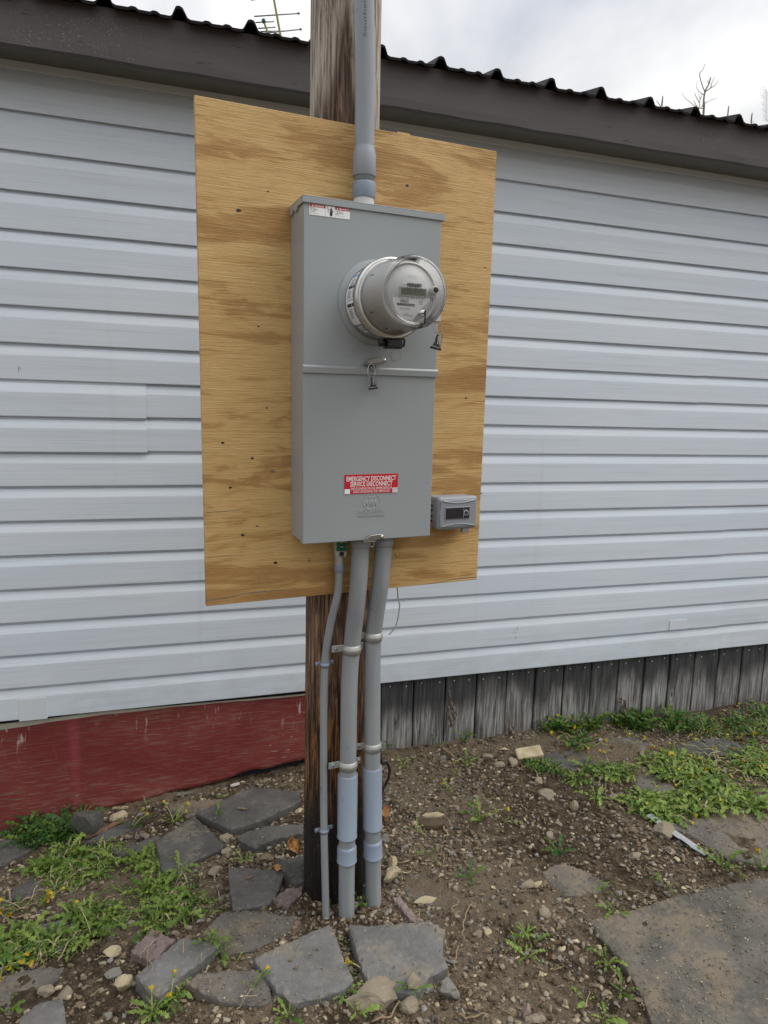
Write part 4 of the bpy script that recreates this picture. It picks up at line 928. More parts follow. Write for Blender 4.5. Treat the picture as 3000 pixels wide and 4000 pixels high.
# --- weatherproof outlet box
ob_ = thing('outlet_box', 'grey weatherproof outlet box with a smoked window at the board edge', 'outlet box', (.70, -.03, -1.05), FR)
ou0, ou1 = bp(*Z2(1188, 1180), .072)[0], bp(*Z2(1492, 1180), .072)[0]; ow1, ow0 = bp(*Z2(1340, 1055), .072)[1], bp(*Z2(1340, 1303), .072)[1]
part('base', MB().box(ou0 + .003, ou1 - .004, -.050, -.0005, ow0 + .003, ow1 - .003), 'outlet_grey', ob_, bevel=.006, seg=3)
cov = part('cover', MB().box(ou0, ou1, -.073, -.044, ow0, ow1), 'outlet_grey', ob_, bevel=.009, seg=4)
part('cover_panel', MB().prism([(ou0 + .007, ow0 + .008), (ou1 - .007, ow0 + .008), (ou1 - .007, ow1 - .008), (ou0 + .007, ow1 - .008)], -.0765, -.072), 'outlet_grey', cov, bevel=.004, seg=3)
for sgn, wz in ((1, ow0 + .010), (-1, ow1 - .010)):
    pts = [(ou0 + .012 + (ou1 - ou0 - .024) * i / 14, -.0765, wz + sgn * .007 * math.sin(math.pi * i / 14)) for i in range(15)]
    part('cover_ridge', MB().tube(pts, .0022, 8), 'outlet_grey', cov)
qa, qb = bp(*Z2(1250, 1138), .077), bp(*Z2(1430, 1218), .077)
part('window_frame', MB().box(qa[0] - .001, qb[0] + .001, -.0785, -.0762, qb[1] - .001, qa[1] + .001), 'outlet_grey', cov, bevel=.0035, seg=3)
part('window', MB().box(qa[0] + .001, qb[0] - .001, -.0795, -.0780, qb[1] + .001, qa[1] - .001), 'smoked', cov, bevel=.0035, seg=3)
part('window_knob', MB().lathe([(.0085, -.0796), (.0080, -.0802), (.0050, -.0803)], (qb[0] - .012, (qa[1] + qb[1]) / 2), 'y', 24).box(qb[0] - .021, qb[0] - .0195, -.0802, -.0795, qb[1] + .003, qa[1] - .003), 'outlet_grey', cov)
for i, zy in enumerate((1124, 1158, 1204, 1239)):
    wz = bp(*Z2(1158, zy), .035)[1]; part('vent_slot', MB().box(ou0 + .0024, ou0 + .0032, -.036, -.026, wz - .0035, wz + .0035), 'ink', ob_)
lettering('TAYMAC', bp(*Z2(1468, 1178), .077)[0] + .002, bp(*Z2(1468, 1178), .077)[1] - .018, .0772, cov, 'wire_grey', width=.036, height=.0045, vert=True, center=False)
lettering('HUBBELL', bp(*Z2(1210, 1180), .077)[0] + .002, bp(*Z2(1210, 1180), .077)[1] - .018, .0772, cov, 'wire_grey', width=.034, height=.0045, vert=True, center=False)
la = bp(*Z2(1408, 1306), .07); part('latch_tab', MB().box(la[0] - .010, la[0] + .012, -.066, -.052, la[1] - .009, la[1] + .004), 'outlet_grey', ob_, bevel=.002)

# --- loose wires
wp = [bp(*Z3(x, y), -.03) for x, y in ((880, 440), (884, 500), (888, 560), (900, 610), (893, 680), (876, 760), (850, 805), (820, 836))]
wt = thing('loose_wire', 'thin grey wire end dangling below the board against the siding', 'wire', (wp[-1][0], .03, wp[-1][1]), FR)
part('wire', MB().tube(spline([(a, .030, b) for a, b in wp], 5), .0021, 8), 'wire_grey', wt)
kp = [(.500, .16, -1.0), (.512, .12, -1.25), (.508, .10, -1.45), (.500, .075, -1.6)]
kp += [(*bp(*Z4(x, y), -.05), 0) for x, y in ((955, 412), (1005, 432), (1035, 500), (1028, 580), (990, 670), (965, 730))]
kp = [p if len(p) == 3 and p[2] != 0 else (p[0], .05, p[1]) for p in kp]; kp.append((kp[-1][0] - .02, .06, kp[-1][2] - .25))
kt = thing('black_cable', 'black cable looping out behind the right conduit near the soil', 'cable', kp[-1], FR)
part('cable', MB().tube(spline(kp, 6), .0042, 10), 'black_rubber', kt)
ek = bp(*Z2(1520, 1040), -.01); et = thing('cable_stub', 'black pointed cable end sticking out past the right board edge', 'cable', (ek[0], .012, ek[1]), FR)
part('stub', MB().tube([(ek[0] - .03, .03, ek[1] - .003), (ek[0], .022, ek[1]), (ek[0] + .010, .020, ek[1] + .004)], [.004, .004, .001], 8), 'black_rubber', et)

# ------------------------------------------------------------------ antenna and trees beyond the roof
def antenna():
    Y = 5.2; roofz = 2.775 + (Y - 2.527) * math.tan(math.radians(14))
    base = on_y(1097, 145, Y); t = thing('roof_antenna', 'metal television antenna with thin cross rods above the left roof', 'antenna', (base[0] + .01, Y, roofz))
    P = lambda x, y, dy=0: tuple(on_y(x, y, Y + dy))
    top = P(1068, -60)
    part('boom', MB().tube([(base[0] + .02, Y, roofz - .02), P(1097, 145), P(1070, -2), top], .008, 8), 'antenna_boom', t)
    for a, b in (((980, 0), (1065, -12)), ((993, 64), (1168, 52)), ((1010, 132), (1176, 114)), ((985, -55), (1150, -70))):
        part('cross_rod', MB().tube([P(*a), P(*b)], .0045, 6), 'antenna_metal', t); part('rod_tip', MB().tube([P(b[0] - 4, b[1]), P(b[0] + 2, b[1])], .008, 6), 'antenna_metal', t)
    part('short_boom', MB().tube([P(1028, 78, .1), P(1052, 142, .1), (on_y(1056, 160, Y + .1)[0], Y + .1, roofz - .02)], .008, 8), 'antenna_boom', t)
    part('boom_cap', MB().tube([P(1028, 75, .1), P(1032, 88, .1)], .014, 8), 'antenna_cap', t)
    for a, b in (((998, 88), (1070, 84)), ((1008, 111), (1076, 106)), ((1018, 123), (1088, 121))): part('cross_rod', MB().tube([P(a[0], a[1], .1), P(b[0], b[1], .1)], .0045, 6), 'antenna_metal', t)
antenna()
def tree(name, label, Y, paths, trunk_x, r0, group):
    b = on_y(*paths[0][0], Y); t = thing(name, label, 'tree', (b[0], Y, -.06), group=group)
    gx = b[0]
    for i, p in enumerate(paths):
        pts = [tuple(on_y(x, y, Y + (.15 * math.sin(i * 2.1 + k * .6) if k else 0))) for k, (x, y) in enumerate(p)]
        if i == 0: pts = [(gx + .1, Y, -.06), (gx + .06, Y, 1.0), (gx - .02, Y, (pts[0][2]) * .6)] + pts; rr = [r0 * 2.4, r0 * 2.0, r0 * 1.6] + [r0 * (1.2 - .8 * k / len(p)) for k in range(len(p))]
        else:
            q = .55 if i < 4 else .4; rr = [r0 * q * (1.1 - .75 * k / max(1, len(p) - 1)) for k in range(len(p))]
        n = 5; sp = spline(pts, n); rs = [rr[min(len(rr) - 1, j // n)] * (1 - (j % n) / n) + rr[min(len(rr) - 1, j // n + 1)] * ((j % n) / n) for j in range(len(sp))]
        part('trunk' if i == 0 else 'branch', MB().tube(sp, rs, 7), 'bark', t)
T = lambda x, y: (2200 + x / 2.07375, y / 2.07375)
tree('bare_tree', 'leafless sapling with forked twigs rising behind the roof at right', 9.0,
     [[T(1133, 960), T(1135, 860), T(1148, 745), T(1180, 680), T(1195, 625)], [T(1148, 745), T(1122, 680), T(1105, 600), T(1130, 565), T(1150, 515)], [T(1155, 740), T(1195, 712), T(1230, 690), T(1260, 645)], [T(1195, 712), T(1205, 670), T(1228, 620)],
      [T(1135, 880), T(1085, 870), T(1030, 830), T(985, 790), T(960, 750)], [T(1098, 890), T(1108, 800), T(1095, 760)], [T(1148, 770), T(1110, 750), T(1082, 710), T(1086, 655)], [T(1100, 830), T(1070, 770), T(1065, 752)], [T(1085, 870), T(1065, 830), T(1048, 812)], [T(1115, 870), T(1160, 830), T(1210, 805), T(1243, 797)], [T(1108, 810), T(1125, 770), T(1120, 758)], [T(1180, 680), T(1172, 655), T(1185, 640)]], 0, .013, 'bare trees behind the house')
tree('bare_tree', 'tiny leafless twig tip just above the roof left of the sapling', 9.0, [[T(800, 885), T(790, 865), T(757, 815)], [T(790, 865), T(800, 825)], [T(797, 878), T(820, 877)]], 0, .006, 'bare trees behind the house')
tree('bare_tree', 'short leafless stub above the roof right of the sapling', 9.2, [[T(1328, 975), T(1335, 930), T(1337, 890)], [T(1312, 968), T(1310, 945)], [T(1280, 965), T(1268, 948)], [T(1372, 960), T(1374, 948)]], 0, .008, 'bare trees behind the house')
tree('bare_tree', 'small forked twig over the far right roof edge', 9.2, [[T(1522, 1020), T(1520, 995), T(1543, 985)], [T(1520, 995), T(1518, 985)], [T(1535, 1012), T(1555, 1000)]], 0, .006, 'bare trees behind the house')
pths = [[T(1690, 1040), T(1665, 960), T(1690, 860), T(1700, 700)]]
for k in range(16):
    y0 = 1000 - k * 16; x0 = 1672; pths.append([T(x0, y0), T(x0 - 25 - 10 * random.random(), y0 - 20), T(x0 - 55 - 30 * random.random(), y0 - 10 - 40 * random.random())])
    pths.append([T(x0 - 20, y0 - 18), T(x0 - 40, y0 - 45), T(x0 - 50 - 20 * random.random(), y0 - 70 * random.random() - 10)])
tree('bare_tree', 'pale fine-twigged leafless tree cut by the right photo edge', 14.0, pths, 0, .0065, 'bare trees behind the house')

# ------------------------------------------------------------------ flagstones
def in_poly(poly, x, y):
    c = False; n = len(poly); j = n - 1
    for i in range(n):
        if (poly[i][1] > y) != (poly[j][1] > y) and x < (poly[j][0] - poly[i][0]) * (y - poly[i][1]) / (poly[j][1] - poly[i][1]) + poly[i][0]: c = not c
        j = i
    return c
L1 = lambda x, y: (x / 1.2762, 3000 + y / 1.2762)
C1 = lambda x, y: (1300 + x / 1.8433, 2800 + y / 1.8433)
R1 = lambda x, y: (2000 + x / 1.659, 2700 + y / 1.659)
D1 = lambda x, y: (x * 1.8083, y * 1.8083)
STONES = []
from mathutils.geometry import delaunay_2d_cdt
def pip(poly, X, Y):
    c = np.zeros(len(X), bool); n = len(poly); j = n - 1
    for i in range(n):
        (xi, yi), (xj, yj) = poly[i], poly[j]; d = (yj - yi) or 1e-12
        c ^= ((yi > Y) != (yj > Y)) & (X < (xj - xi) * (Y - yi) / d + xi); j = i
    return c
def flagstone(conv, pts, top, thick, mat, label, tilt=(0, 0), lump=.003, big=False):
    P = [G(*conv(*p), lift=top) for p in pts]
    cx = np.mean([p[0] for p in P]); cy = np.mean([p[1] for p in P]); cz = float(h0(cx, cy)) + top
    # re-project onto the stone's own flat plane
    n = np.array([-tilt[0], -tilt[1], 1.0]); Q = []
    for p in pts:
        d = ray(*conv(*p)); k = (n @ (np.array([cx, cy, cz]) - CAM)) / (n @ d); Q.append(CAM + d * k)
    bd = []
    for i in range(len(Q)):
        a, b = Q[i], Q[(i + 1) % len(Q)]; L = np.linalg.norm(b - a); m = max(2, int(L / .014)); per = np.array([-(b - a)[1], (b - a)[0], 0]) / max(L, 1e-6)
        for j in range(m):
            t = j / m; bd.append(a + (b - a) * t + per * (.010 * min(L * 4, 1)) * float(fbm(np.array(cx * 50 + i * 7 + t * L * 28), np.array(i * 3.3), 4, 1)))
    poly = [(q[0], q[1]) for q in bd]; N = len(bd); c3 = np.array([cx, cy, cz]); pa = np.array(poly)
    step = .016 if not big else .03
    gx, gy = np.meshgrid(np.arange(pa[:, 0].min(), pa[:, 0].max(), step), np.arange(pa[:, 1].min(), pa[:, 1].max(), step)); gx = gx.ravel() + rng.uniform(-.4, .4, gx.size) * step; gy = gy.ravel() + rng.uniform(-.4, .4, gy.size) * step
    inner = [(c3[0] + (q[0] - c3[0]) * .972, c3[1] + (q[1] - c3[1]) * .972) for q in bd[::2]]
    shr = [(c3[0] + (q[0] - c3[0]) * .955, c3[1] + (q[1] - c3[1]) * .955) for q in bd]; msk = pip(shr, gx, gy)
    pts2 = poly + inner + list(zip(gx[msk], gy[msk]))
    res = delaunay_2d_cdt([Vector(p) for p in pts2], [(i, (i + 1) % N) for i in range(N)], [], 1, 1e-5)
    pz = lambda x, y: cz + tilt[0] * (x - cx) + tilt[1] * (y - cy)
    v = []; fs = []
    vx = np.array([p[0] for p in res[0]]); vy = np.array([p[1] for p in res[0]])
    lz = lump * fbm(vx * 9, vy * 9, 3, 2) + lump * .7 * fbm(vx * 45, vy * 45, 2, 6)
    step_ = np.clip((fbm(vx * 5 + cx * 30, vy * 5, 3, 5) - .18) / .02, 0, 1); lz = lz - .0035 * step_
    edge0 = len(res[0]); omap = res[3]
    for i in range(len(res[0])): v.append((vx[i], vy[i], pz(vx[i], vy[i]) + lz[i] - (.005 if any(o < N for o in omap[i]) else 0)))
    ring0 = {}
    for i, oo in enumerate(omap):
        for o_ in oo:
            if o_ < N: ring0[o_] = i
    fs = [tuple(f) for f in res[2]]
    ring0 = [ring0.get(i, 0) for i in range(N)]
    base = len(v)
    for lvl, (dz, gr) in enumerate(((.30, 1.006), (.62, .998), (1.0, .985))):
        for i, q in enumerate(bd):
            p = c3 + (q - c3) * gr; j = .004 * float(fbm(np.array(i * .6), np.array(lvl * 5.1 + cx), 3, 3)); d_ = (p - c3); d_ = d_ / max(1e-6, np.linalg.norm(d_))
            v.append((p[0] + d_[0] * j, p[1] + d_[1] * j, p[2] - thick * dz - .004))
    prev = ring0
    for lvl in range(3):
        o = [base + lvl * N + i for i in range(N)]; fs += [(prev[(i + 1) % N], prev[i], o[i], o[(i + 1) % N]) for i in range(N)]; prev = o
    fs.append(tuple(base + 2 * N + i for i in range(N))[::-1])
    t = part('flagstone', MB().add([(a - cx, b - cy, c - (cz - thick)) for a, b, c in v], fs, 0, False), mat); t.location = (cx, cy, cz - thick)
    setp(t, label, 'flagstone', 'broken flagstones'); STONES.append((poly, cz, tilt, (cx, cy), mat))
FS = flagstone
FS(L1, [(980, 215), (1255, 88), (1490, 112), (1503, 160), (1445, 190), (1290, 262), (1150, 303), (1060, 262)], .030, .05, 'slate_dark', 'largest dark flagstone behind the pole, by the red board', (.02, -.05))
FS(L1, [(842, 172), (930, 158), (1110, 148), (1040, 195), (985, 222), (930, 240), (848, 200)], .018, .04, 'slate_brown', 'small brown slab tucked under the red board left of the largest dark one', (0, -.03))
FS(L1, [(962, 238), (1000, 262), (1117, 380), (1108, 398), (960, 468), (900, 512), (805, 500), (790, 430), (779, 358)], .032, .055, 'slate_dark', 'dark five-sided flagstone beside the dandelions, left of the pole', (-.03, -.02))
FS(L1, [(1183, 335), (1250, 310), (1340, 283), (1512, 272), (1510, 315), (1370, 350), (1275, 390), (1188, 358)], .022, .04, 'slate_dark', 'narrow pointed dark slab next to the pole foot on its left', (.02, -.04))
FS(L1, [(1138, 488), (1240, 497), (1415, 510), (1410, 548), (1372, 640), (1340, 672), (1160, 705), (1150, 620)], .034, .055, 'slate_dark', 'squarish dark flagstone with crumbs on its upper edge, left of the pole', (.0, .03))
FS(L1, [(1365, 468), (1450, 440), (1520, 425), (1522, 560), (1470, 578), (1428, 522)], .045, .06, 'slate_dark', 'thick dark slab leaning against the left of the pole')
FS(L1, [(1362, 650), (1430, 600), (1508, 568), (1506, 622), (1432, 690)], .025, .04, 'slate_pink', 'small pale pinkish slab at the left foot of the pole')
FS(L1, [(1000, 828), (1050, 770), (1120, 716), (1230, 708), (1350, 714), (1510, 740), (1425, 822), (1270, 902), (1105, 922)], .022, .04, 'slab_dusty', 'tan dusty flagstone in front of the pole foot, left of the pipes')
FS(L1, [(652, 905), (700, 850), (765, 795), (820, 822), (878, 850), (820, 900), (790, 950), (742, 957)], .026, .045, 'slate_pink', 'small pinkish grey flagstone with a pebble on it')
FS(L1, [(675, 1035), (790, 940), (912, 838), (1010, 856), (1112, 868), (1040, 930), (965, 990), (870, 1062), (800, 1142), (748, 1120)], .038, .06, 'slate_grey', 'long dark grey thick slab lying at an angle, lower left', (.03, .02))
FS(L1, [(922, 1058), (1000, 1016), (1180, 1004), (1325, 998), (1340, 1070), (1357, 1150), (1290, 1175), (1180, 1165), (1100, 1152), (1000, 1112)], .026, .045, 'slate_brown', 'brownish flagstone along the bottom, between the long slab and the pale one')
FS(D1, [(547, 2067), (612, 2037), (712, 1994), (726, 2020), (745, 2075), (764, 2114), (742, 2138), (686, 2152), (631, 2164), (598, 2140), (570, 2100)], .034, .055, 'slate_grey', 'big pale grey flagstone front centre, just below the pipes', (.02, .02))
FS(C1, [(113, 1492), (230, 1503), (350, 1500), (520, 1478), (700, 1450), (745, 1490), (812, 1520), (795, 1600), (797, 1690), (832, 1788), (760, 1825), (690, 1860), (660, 1915), (630, 1962), (570, 1978), (430, 1955), (308, 1945), (260, 1890), (215, 1820), (180, 1720), (150, 1620)], .036, .06, 'slate_grey', 'big grey flagstone with jagged right side, right of the pipes', (.0, .01))
FS(L1, [(-60, 395), (0, 360), (60, 343), (120, 380), (168, 400), (60, 450), (-10, 490), (-80, 470)], .02, .05, 'slate_dark', 'dark slab at the left photo edge under the red board')
FS(L1, [(22, 622), (90, 580), (162, 543), (240, 562), (222, 600), (150, 635), (85, 652)], .012, .03, 'slate_dark', 'dark slab half buried in weeds at the left edge')
FS(L1, [(140, 785), (230, 762), (330, 748), (342, 768), (270, 805), (190, 832), (148, 812)], .010, .03, 'slate_grey', 'thin grey slab sunk in gravel below the left weeds')
FS(L1, [(-120, 1060), (0, 1035), (110, 1010), (230, 990), (320, 980), (300, 1040), (230, 1100), (205, 1150), (120, 1210), (-40, 1260), (-150, 1240)], .008, .03, 'slab_dusty', 'large dusty tan slab at the lower left corner', lump=.006)
FS(L1, [(110, 1230), (205, 1160), (312, 1145), (325, 1210), (340, 1330), (60, 1340)], .016, .04, 'slate_grey', 'grey slab cut by the bottom edge at lower left')
FS(L1, [(415, 372), (500, 318), (592, 268), (680, 255), (752, 253), (742, 292), (640, 330), (545, 358)], .012, .03, 'slate_dark', 'dark slab under the splintered wood chip by the red board')
FS(L1, [(555, 398), (610, 383), (672, 372), (698, 388), (620, 435), (572, 425)], .018, .035, 'slate_dark', 'small dark slab between the dandelions and the five-sided stone')
FS(L1, [(640, 420), (700, 360), (790, 330), (800, 350), (770, 420), (700, 470)], .006, .03, 'slate_dark', 'sunken dark slab left of the five-sided stone')
FS(C1, [(505, 1195), (545, 1150), (580, 1108), (660, 1150), (780, 1215), (900, 1290), (965, 1368), (850, 1380), (700, 1372), (600, 1330), (538, 1288)], .006, .03, 'slab_dusty', 'soil-covered tan slab right of the right pipe')
FS(C1, [(433, 1302), (482, 1288), (545, 1368), (640, 1458), (600, 1475), (555, 1465), (500, 1390)], .018, .035, 'slate_pink', 'narrow pinkish slab right of the pipe foot')
FS(R1, [(498, 345), (560, 315), (640, 298), (790, 298), (892, 330), (872, 370), (780, 422), (640, 442), (540, 420)], .010, .04, 'slate_dark', 'dark flagstone by the grey planks carrying a white pebble')
FS(R1, [(1038, 362), (1120, 330), (1220, 298), (1400, 308), (1575, 372), (1480, 402), (1350, 432), (1200, 420)], .012, .04, 'slate_dark', 'dark flagstone among the weeds at right, by the planks')
FS(R1, [(155, 432), (300, 378), (450, 398), (560, 440), (612, 500), (560, 535), (400, 530), (250, 482)], .008, .04, 'slate_dark', 'dark flagstone beside the cream stone block')
FS(R1, [(785, 562), (900, 515), (1010, 570), (1110, 640), (1000, 692), (880, 690), (800, 640)], .008, .03, 'slate_brown', 'brown flagstone in the middle of the right-hand weeds')
FS(R1, [(990, 860), (1180, 815), (1400, 800), (1700, 800), (1700, 1125), (1400, 1085), (1290, 1010), (1150, 930)], .014, .04, 'slate_brown', 'grey brown flagstone at the right edge beside the thin metal strip')
FS(R1, [(500, 1475), (640, 1430), (870, 1378), (1100, 1312), (1250, 1275), (1400, 1248), (1560, 1215), (1720, 1190), (1720, 2260), (930, 2260), (870, 2020), (800, 1890), (720, 1770), (630, 1640), (560, 1560)], .015, .045, 'slab_dusty', 'very large dusty slab filling the lower right corner', lump=.006, big=True)
FS(R1, [(195, 1172), (260, 1130), (335, 1108), (480, 1165), (640, 1240), (560, 1292), (420, 1318), (340, 1322), (265, 1288), (225, 1230)], .004, .03, 'slab_dusty', 'soil-covered slab left of the very large one')
def stone_top(x, y):
    for poly, cz, tl, c, m in STONES:
        if in_poly(poly, x, y): return cz + tl[0] * (x - c[0]) + tl[1] * (y - c[1])
    return None
def surf(x, y):
    s = stone_top(x, y); g = float(h(x, y)); return max(g, s + .001) if s is not None else g

# ------------------------------------------------------------------ rocks
def ico(sub):
    bm = bmesh.new(); bmesh.ops.create_icosphere(bm, subdivisions=sub, radius=1); V = np.array([v.co[:] for v in bm.verts]); Fc = np.array([[v.index for v in f.verts] for f in bm.faces]); bm.free(); return V, Fc
IV1, IF1 = ico(1); IV2, IF2 = ico(2); IV3, IF3 = ico(3)
def rockmesh(name, seed, mat, cut=5, V=IV3, Fc=IF3):
    r = np.random.default_rng(seed); P = V.copy()
    for _ in range(cut):
        n = r.normal(size=3); n /= np.linalg.norm(n); d = r.uniform(.42, .78); k = P @ n - d; P = P - np.clip(k, 0, None)[:, None] * n * .97
    P *= (1 + .10 * (np.sin(P @ r.normal(size=3) * 3 + r.uniform(0, 6)) * np.sin(P @ r.normal(size=3) * 5)))[:, None]
    P += .02 * np.sin(P * 19 + seed)
    return fast_mesh(name, P, Fc, [mat], smooth=False)
def rock(name, label, px, py, w, d, hh, mat, seed, rz=0.0, group='loose rocks', cut=9, lift=0.0, tilt=0.0, cat='rock'):
    p = G(px, py); z = surf(p[0], p[1]); o = bpy.data.objects.new(name, rockmesh(name, seed, mat, cut)); COL.objects.link(o)
    o.scale = (w / 2, d / 2, hh / 2); o.rotation_euler = (tilt, tilt * .6, rz); o.location = (p[0], p[1], z + hh * .24 + lift); setp(o, label, cat, group); return o
rock('rock', 'dark boulder standing against the red board in the weeds', *L1(440, 330), .12, .10, .15, 'rock_dark', 1, .4, cut=8)
rock('rock', 'cream broken stone between the dark boulder and the red board', *L1(602, 258), .085, .05, .045, 'rock_cream', 2, .1)
rock('rock', 'rounded tan stone between the two dark slabs left of the pole', *L1(1132, 355), .058, .045, .042, 'rock_tan', 3, .3)
rock('rock', 'oblong tan pebble below the rounded one left of the pole', *L1(1125, 432), .05, .032, .034, 'rock_tan', 4, .4)
rock('rock', 'dark brown angular rock between the slabs left of the pole', *L1(1325, 470), .06, .05, .045, 'clod_dry', 5, .2)
rock('rock', 'cream chip beside the dark boards end behind the pole', *L1(1492, 205), .035, .03, .03, 'rock_cream', 6, .2)
rock('rock', 'flat cream stone among the dandelions left of the squarish slab', *L1(1070, 535), .06, .035, .035, 'rock_tan', 7, .7)
rock('rock', 'pitted cream stone in the soil left of the long grey slab', *L1(612, 1090), .055, .045, .05, 'rock_cream', 8, .6)
rock('rock', 'small cream stone above the pitted one, lower left', *L1(560, 935), .05, .038, .032, 'rock_cream', 9, .2)
rock('rock', 'pale stone by the dusty slab in the lower left corner', *L1(230, 1130), .05, .04, .035, 'rock_tan', 10, .2)
rock('rock', 'second pale stone right of the one by the dusty corner slab', *L1(325, 1125), .048, .04, .032, 'rock_tan', 11, 1.2)
rock('rock', 'round brown pebble resting on the small pinkish flagstone', *L1(785, 875), .022, .02, .018, 'clod_dry', 12, 0)
rock('rock', 'tan lump beside the pinkish flagstone, at the edge of the weeds', *L1(870, 815), .032, .03, .03, 'rock_tan', 13, 0)
rock('rock', 'flat grey stone in the soil between weeds and long slab', *L1(570, 1020), .055, .035, .022, 'rock_grey', 14, .2)
rock('rock', 'large round tan stone on the bottom edge, under the big slabs', *C1(285, 2050), .150, .095, .055, 'rock_tan', 15, .3, cut=3)
rock('rock', 'tan stone right of the large round one on the bottom edge', *C1(540, 2090), .070, .055, .045, 'rock_tan', 16, .2)
rock('rock', 'grey pointed stone under the jagged flagstone', *C1(835, 1990), .075, .055, .05, 'rock_grey', 17, .1)
rock('rock', 'pale pointed stone left of the grey one under the jagged flagstone', *C1(580, 2010), .045, .04, .045, 'rock_tan', 18, .5)
rock('rock', 'flat oval pebble at the lower corner of the jagged flagstone', *C1(680, 1965), .035, .03, .02, 'rock_grey', 19, 0)
rock('rock', 'yellowish broken rock leaning on the right conduit near the soil', *C1(410, 1190), .080, .055, .07, 'rock_cream', 20, .5, tilt=.4)
rock('rock', 'small yellowish rock above the broken one beside the right conduit', *C1(425, 1075), .052, .04, .05, 'rock_cream', 21, 1.0)
rock('rock', 'cream sliver lying on the soil-covered slab right of the pipes', *C1(668, 1345), .075, .028, .022, 'rock_cream', 22, .0)
rock('rock', 'grey pebble pressed against the right conduit', *C1(370, 905), .045, .04, .04, 'rock_grey', 23, 0)
rock('rock', 'brown crusted slab fragment with a cream edge right of the pipes', *C1(720, 790), .110, .05, .05, 'clod', 24, -.2)
rock('rock', 'cream crust on the brown slab fragment', *C1(735, 760), .100, .02, .03, 'rock_cream', 25, -.2, lift=.02)
rock('rock', 'smooth light pebble near the planks by the wood splinter', *C1(797, 325), .034, .03, .032, 'rock_grey', 26, 0, cut=2)
rock('rock', 'tan stone in the pebble heap by the planks, largest', *C1(1122, 305), .062, .045, .038, 'rock_tan', 27, -.2, cut=3)
rock('rock', 'rounded tan stone just left of the cream block', *C1(1290, 345), .055, .05, .045, 'rock_tan', 28, 0, cut=3)
rock('rock', 'brown stone left of the largest in the pebble heap', *C1(1060, 312), .045, .035, .032, 'clod_dry', 29, 0)
rock('rock', 'flat tan stone under the largest in the pebble heap', *C1(1200, 350), .055, .035, .025, 'rock_tan', 30, 0, cut=3)
rock('rock', 'white chipped stone left of the cream block', *C1(1232, 248), .055, .03, .022, 'rock_cream', 31, -.3)
rock('rock', 'rounded tan rock in the dirt bank right of the pebble heap', *C1(1535, 585), .070, .055, .055, 'rock_tan', 32, 0, cut=4)
rock('rock', 'oval tan stone above the rounded one in the dirt bank', *C1(1480, 480), .045, .035, .034, 'rock_tan', 33, 0, cut=3)
rock('rock', 'cream pebble standing alone in the soil right of centre', *C1(1562, 860), .034, .03, .036, 'rock_tan', 34, 0, cut=3)
rock('rock', 'smooth egg-shaped stone in front of the right weeds', *R1(400, 765), .040, .032, .045, 'rock_tan', 35, .5, cut=2)
rock('rock', 'large pale stone lying across the thin metal strip', *R1(985, 925), .085, .065, .06, 'rock_tan', 36, .2, cut=4)
rock('rock', 'tan square stone in the weeds right of the cream block', *R1(570, 580), .032, .03, .03, 'rock_tan', 37, .2)
rock('rock', 'flat tan stone at the edge of the right weeds', *R1(665, 690), .06, .04, .02, 'rock_tan', 38, 0)
rock('rock', 'pale oval stone left of the metal strip', *R1(790, 1060), .05, .035, .022, 'rock_tan', 39, 0, cut=3)
rock('rock', 'dark stone in the dirt left of the pale stone on the strip', *R1(790, 910), .045, .035, .03, 'clod_dry', 40, 0)
rock('rock', 'round tan stone in the soil at the left of the very large slab', *R1(205, 1450), .045, .04, .038, 'rock_tan', 41, 0, cut=3)
rock('rock', 'cream bit beside the round tan stone left of the very large slab', *R1(165, 1265), .034, .025, .026, 'rock_cream', 42, 0)
rock('rock', 'long tan stone beside the cream bit', *R1(95, 1275), .060, .028, .028, 'rock_tan', 43, 0, cut=3)
rock('rock', 'pinkish upright stone on the bottom edge right of centre', *R1(95, 2080), .035, .03, .05, 'rock_pink', 44, 0)
rock('rock', 'tan stone under the pinkish one on the bottom edge', *R1(130, 2130), .05, .035, .032, 'rock_tan', 45, 0)
rock('rock', 'white pebble on the dark flagstone by the planks', *R1(572, 345), .018, .018, .022, 'chip_white', 46, 0)
# rectangular cream stone block by the planks
def cream_block():
    p = G(*C1(1415, 300)); o = MB().box(-.058, .058, -.03, .03, 0, .055)
    b = part('stone_block', o, 'rock_cream', None, bevel=.006, seg=2); b.location = (p[0], p[1], surf(p[0], p[1]) - .005); b.rotation_euler = (.35, -.18, -.25)
    setp(b, 'squared cream stone block tilted in front of the grey planks', 'stone')
cream_block()
# middling stones strewn over the dirt, one object each
DIRT = [G(*q)[:2] for q in (C1(360, 300), C1(800, 230), C1(1250, 230), C1(1560, 520), R1(560, 740), R1(1000, 930), R1(1250, 1150), R1(1380, 1240), R1(500, 1480), R1(650, 1660), R1(820, 1920), R1(900, 2200), C1(700, 2400), L1(1250, 1290), L1(1100, 1200), L1(600, 1250), L1(350, 1290), L1(330, 1000), L1(600, 840), L1(1000, 740), L1(1150, 730), L1(1500, 690), C1(100, 1500), C1(340, 1450))]
bx0, bx1 = min(p[0] for p in DIRT), max(p[0] for p in DIRT); by0, by1 = min(p[1] for p in DIRT), max(p[1] for p in DIRT)
pm = {}
for mname in ('rock_tan', 'rock_grey', 'rock_cream', 'clod_dry', 'rock_pink'):
    pm[mname] = [rockmesh('pebble', 100 + i * 7 + len(mname), mname, 9, IV2, IF2) for i in range(4)]
np_ = 0
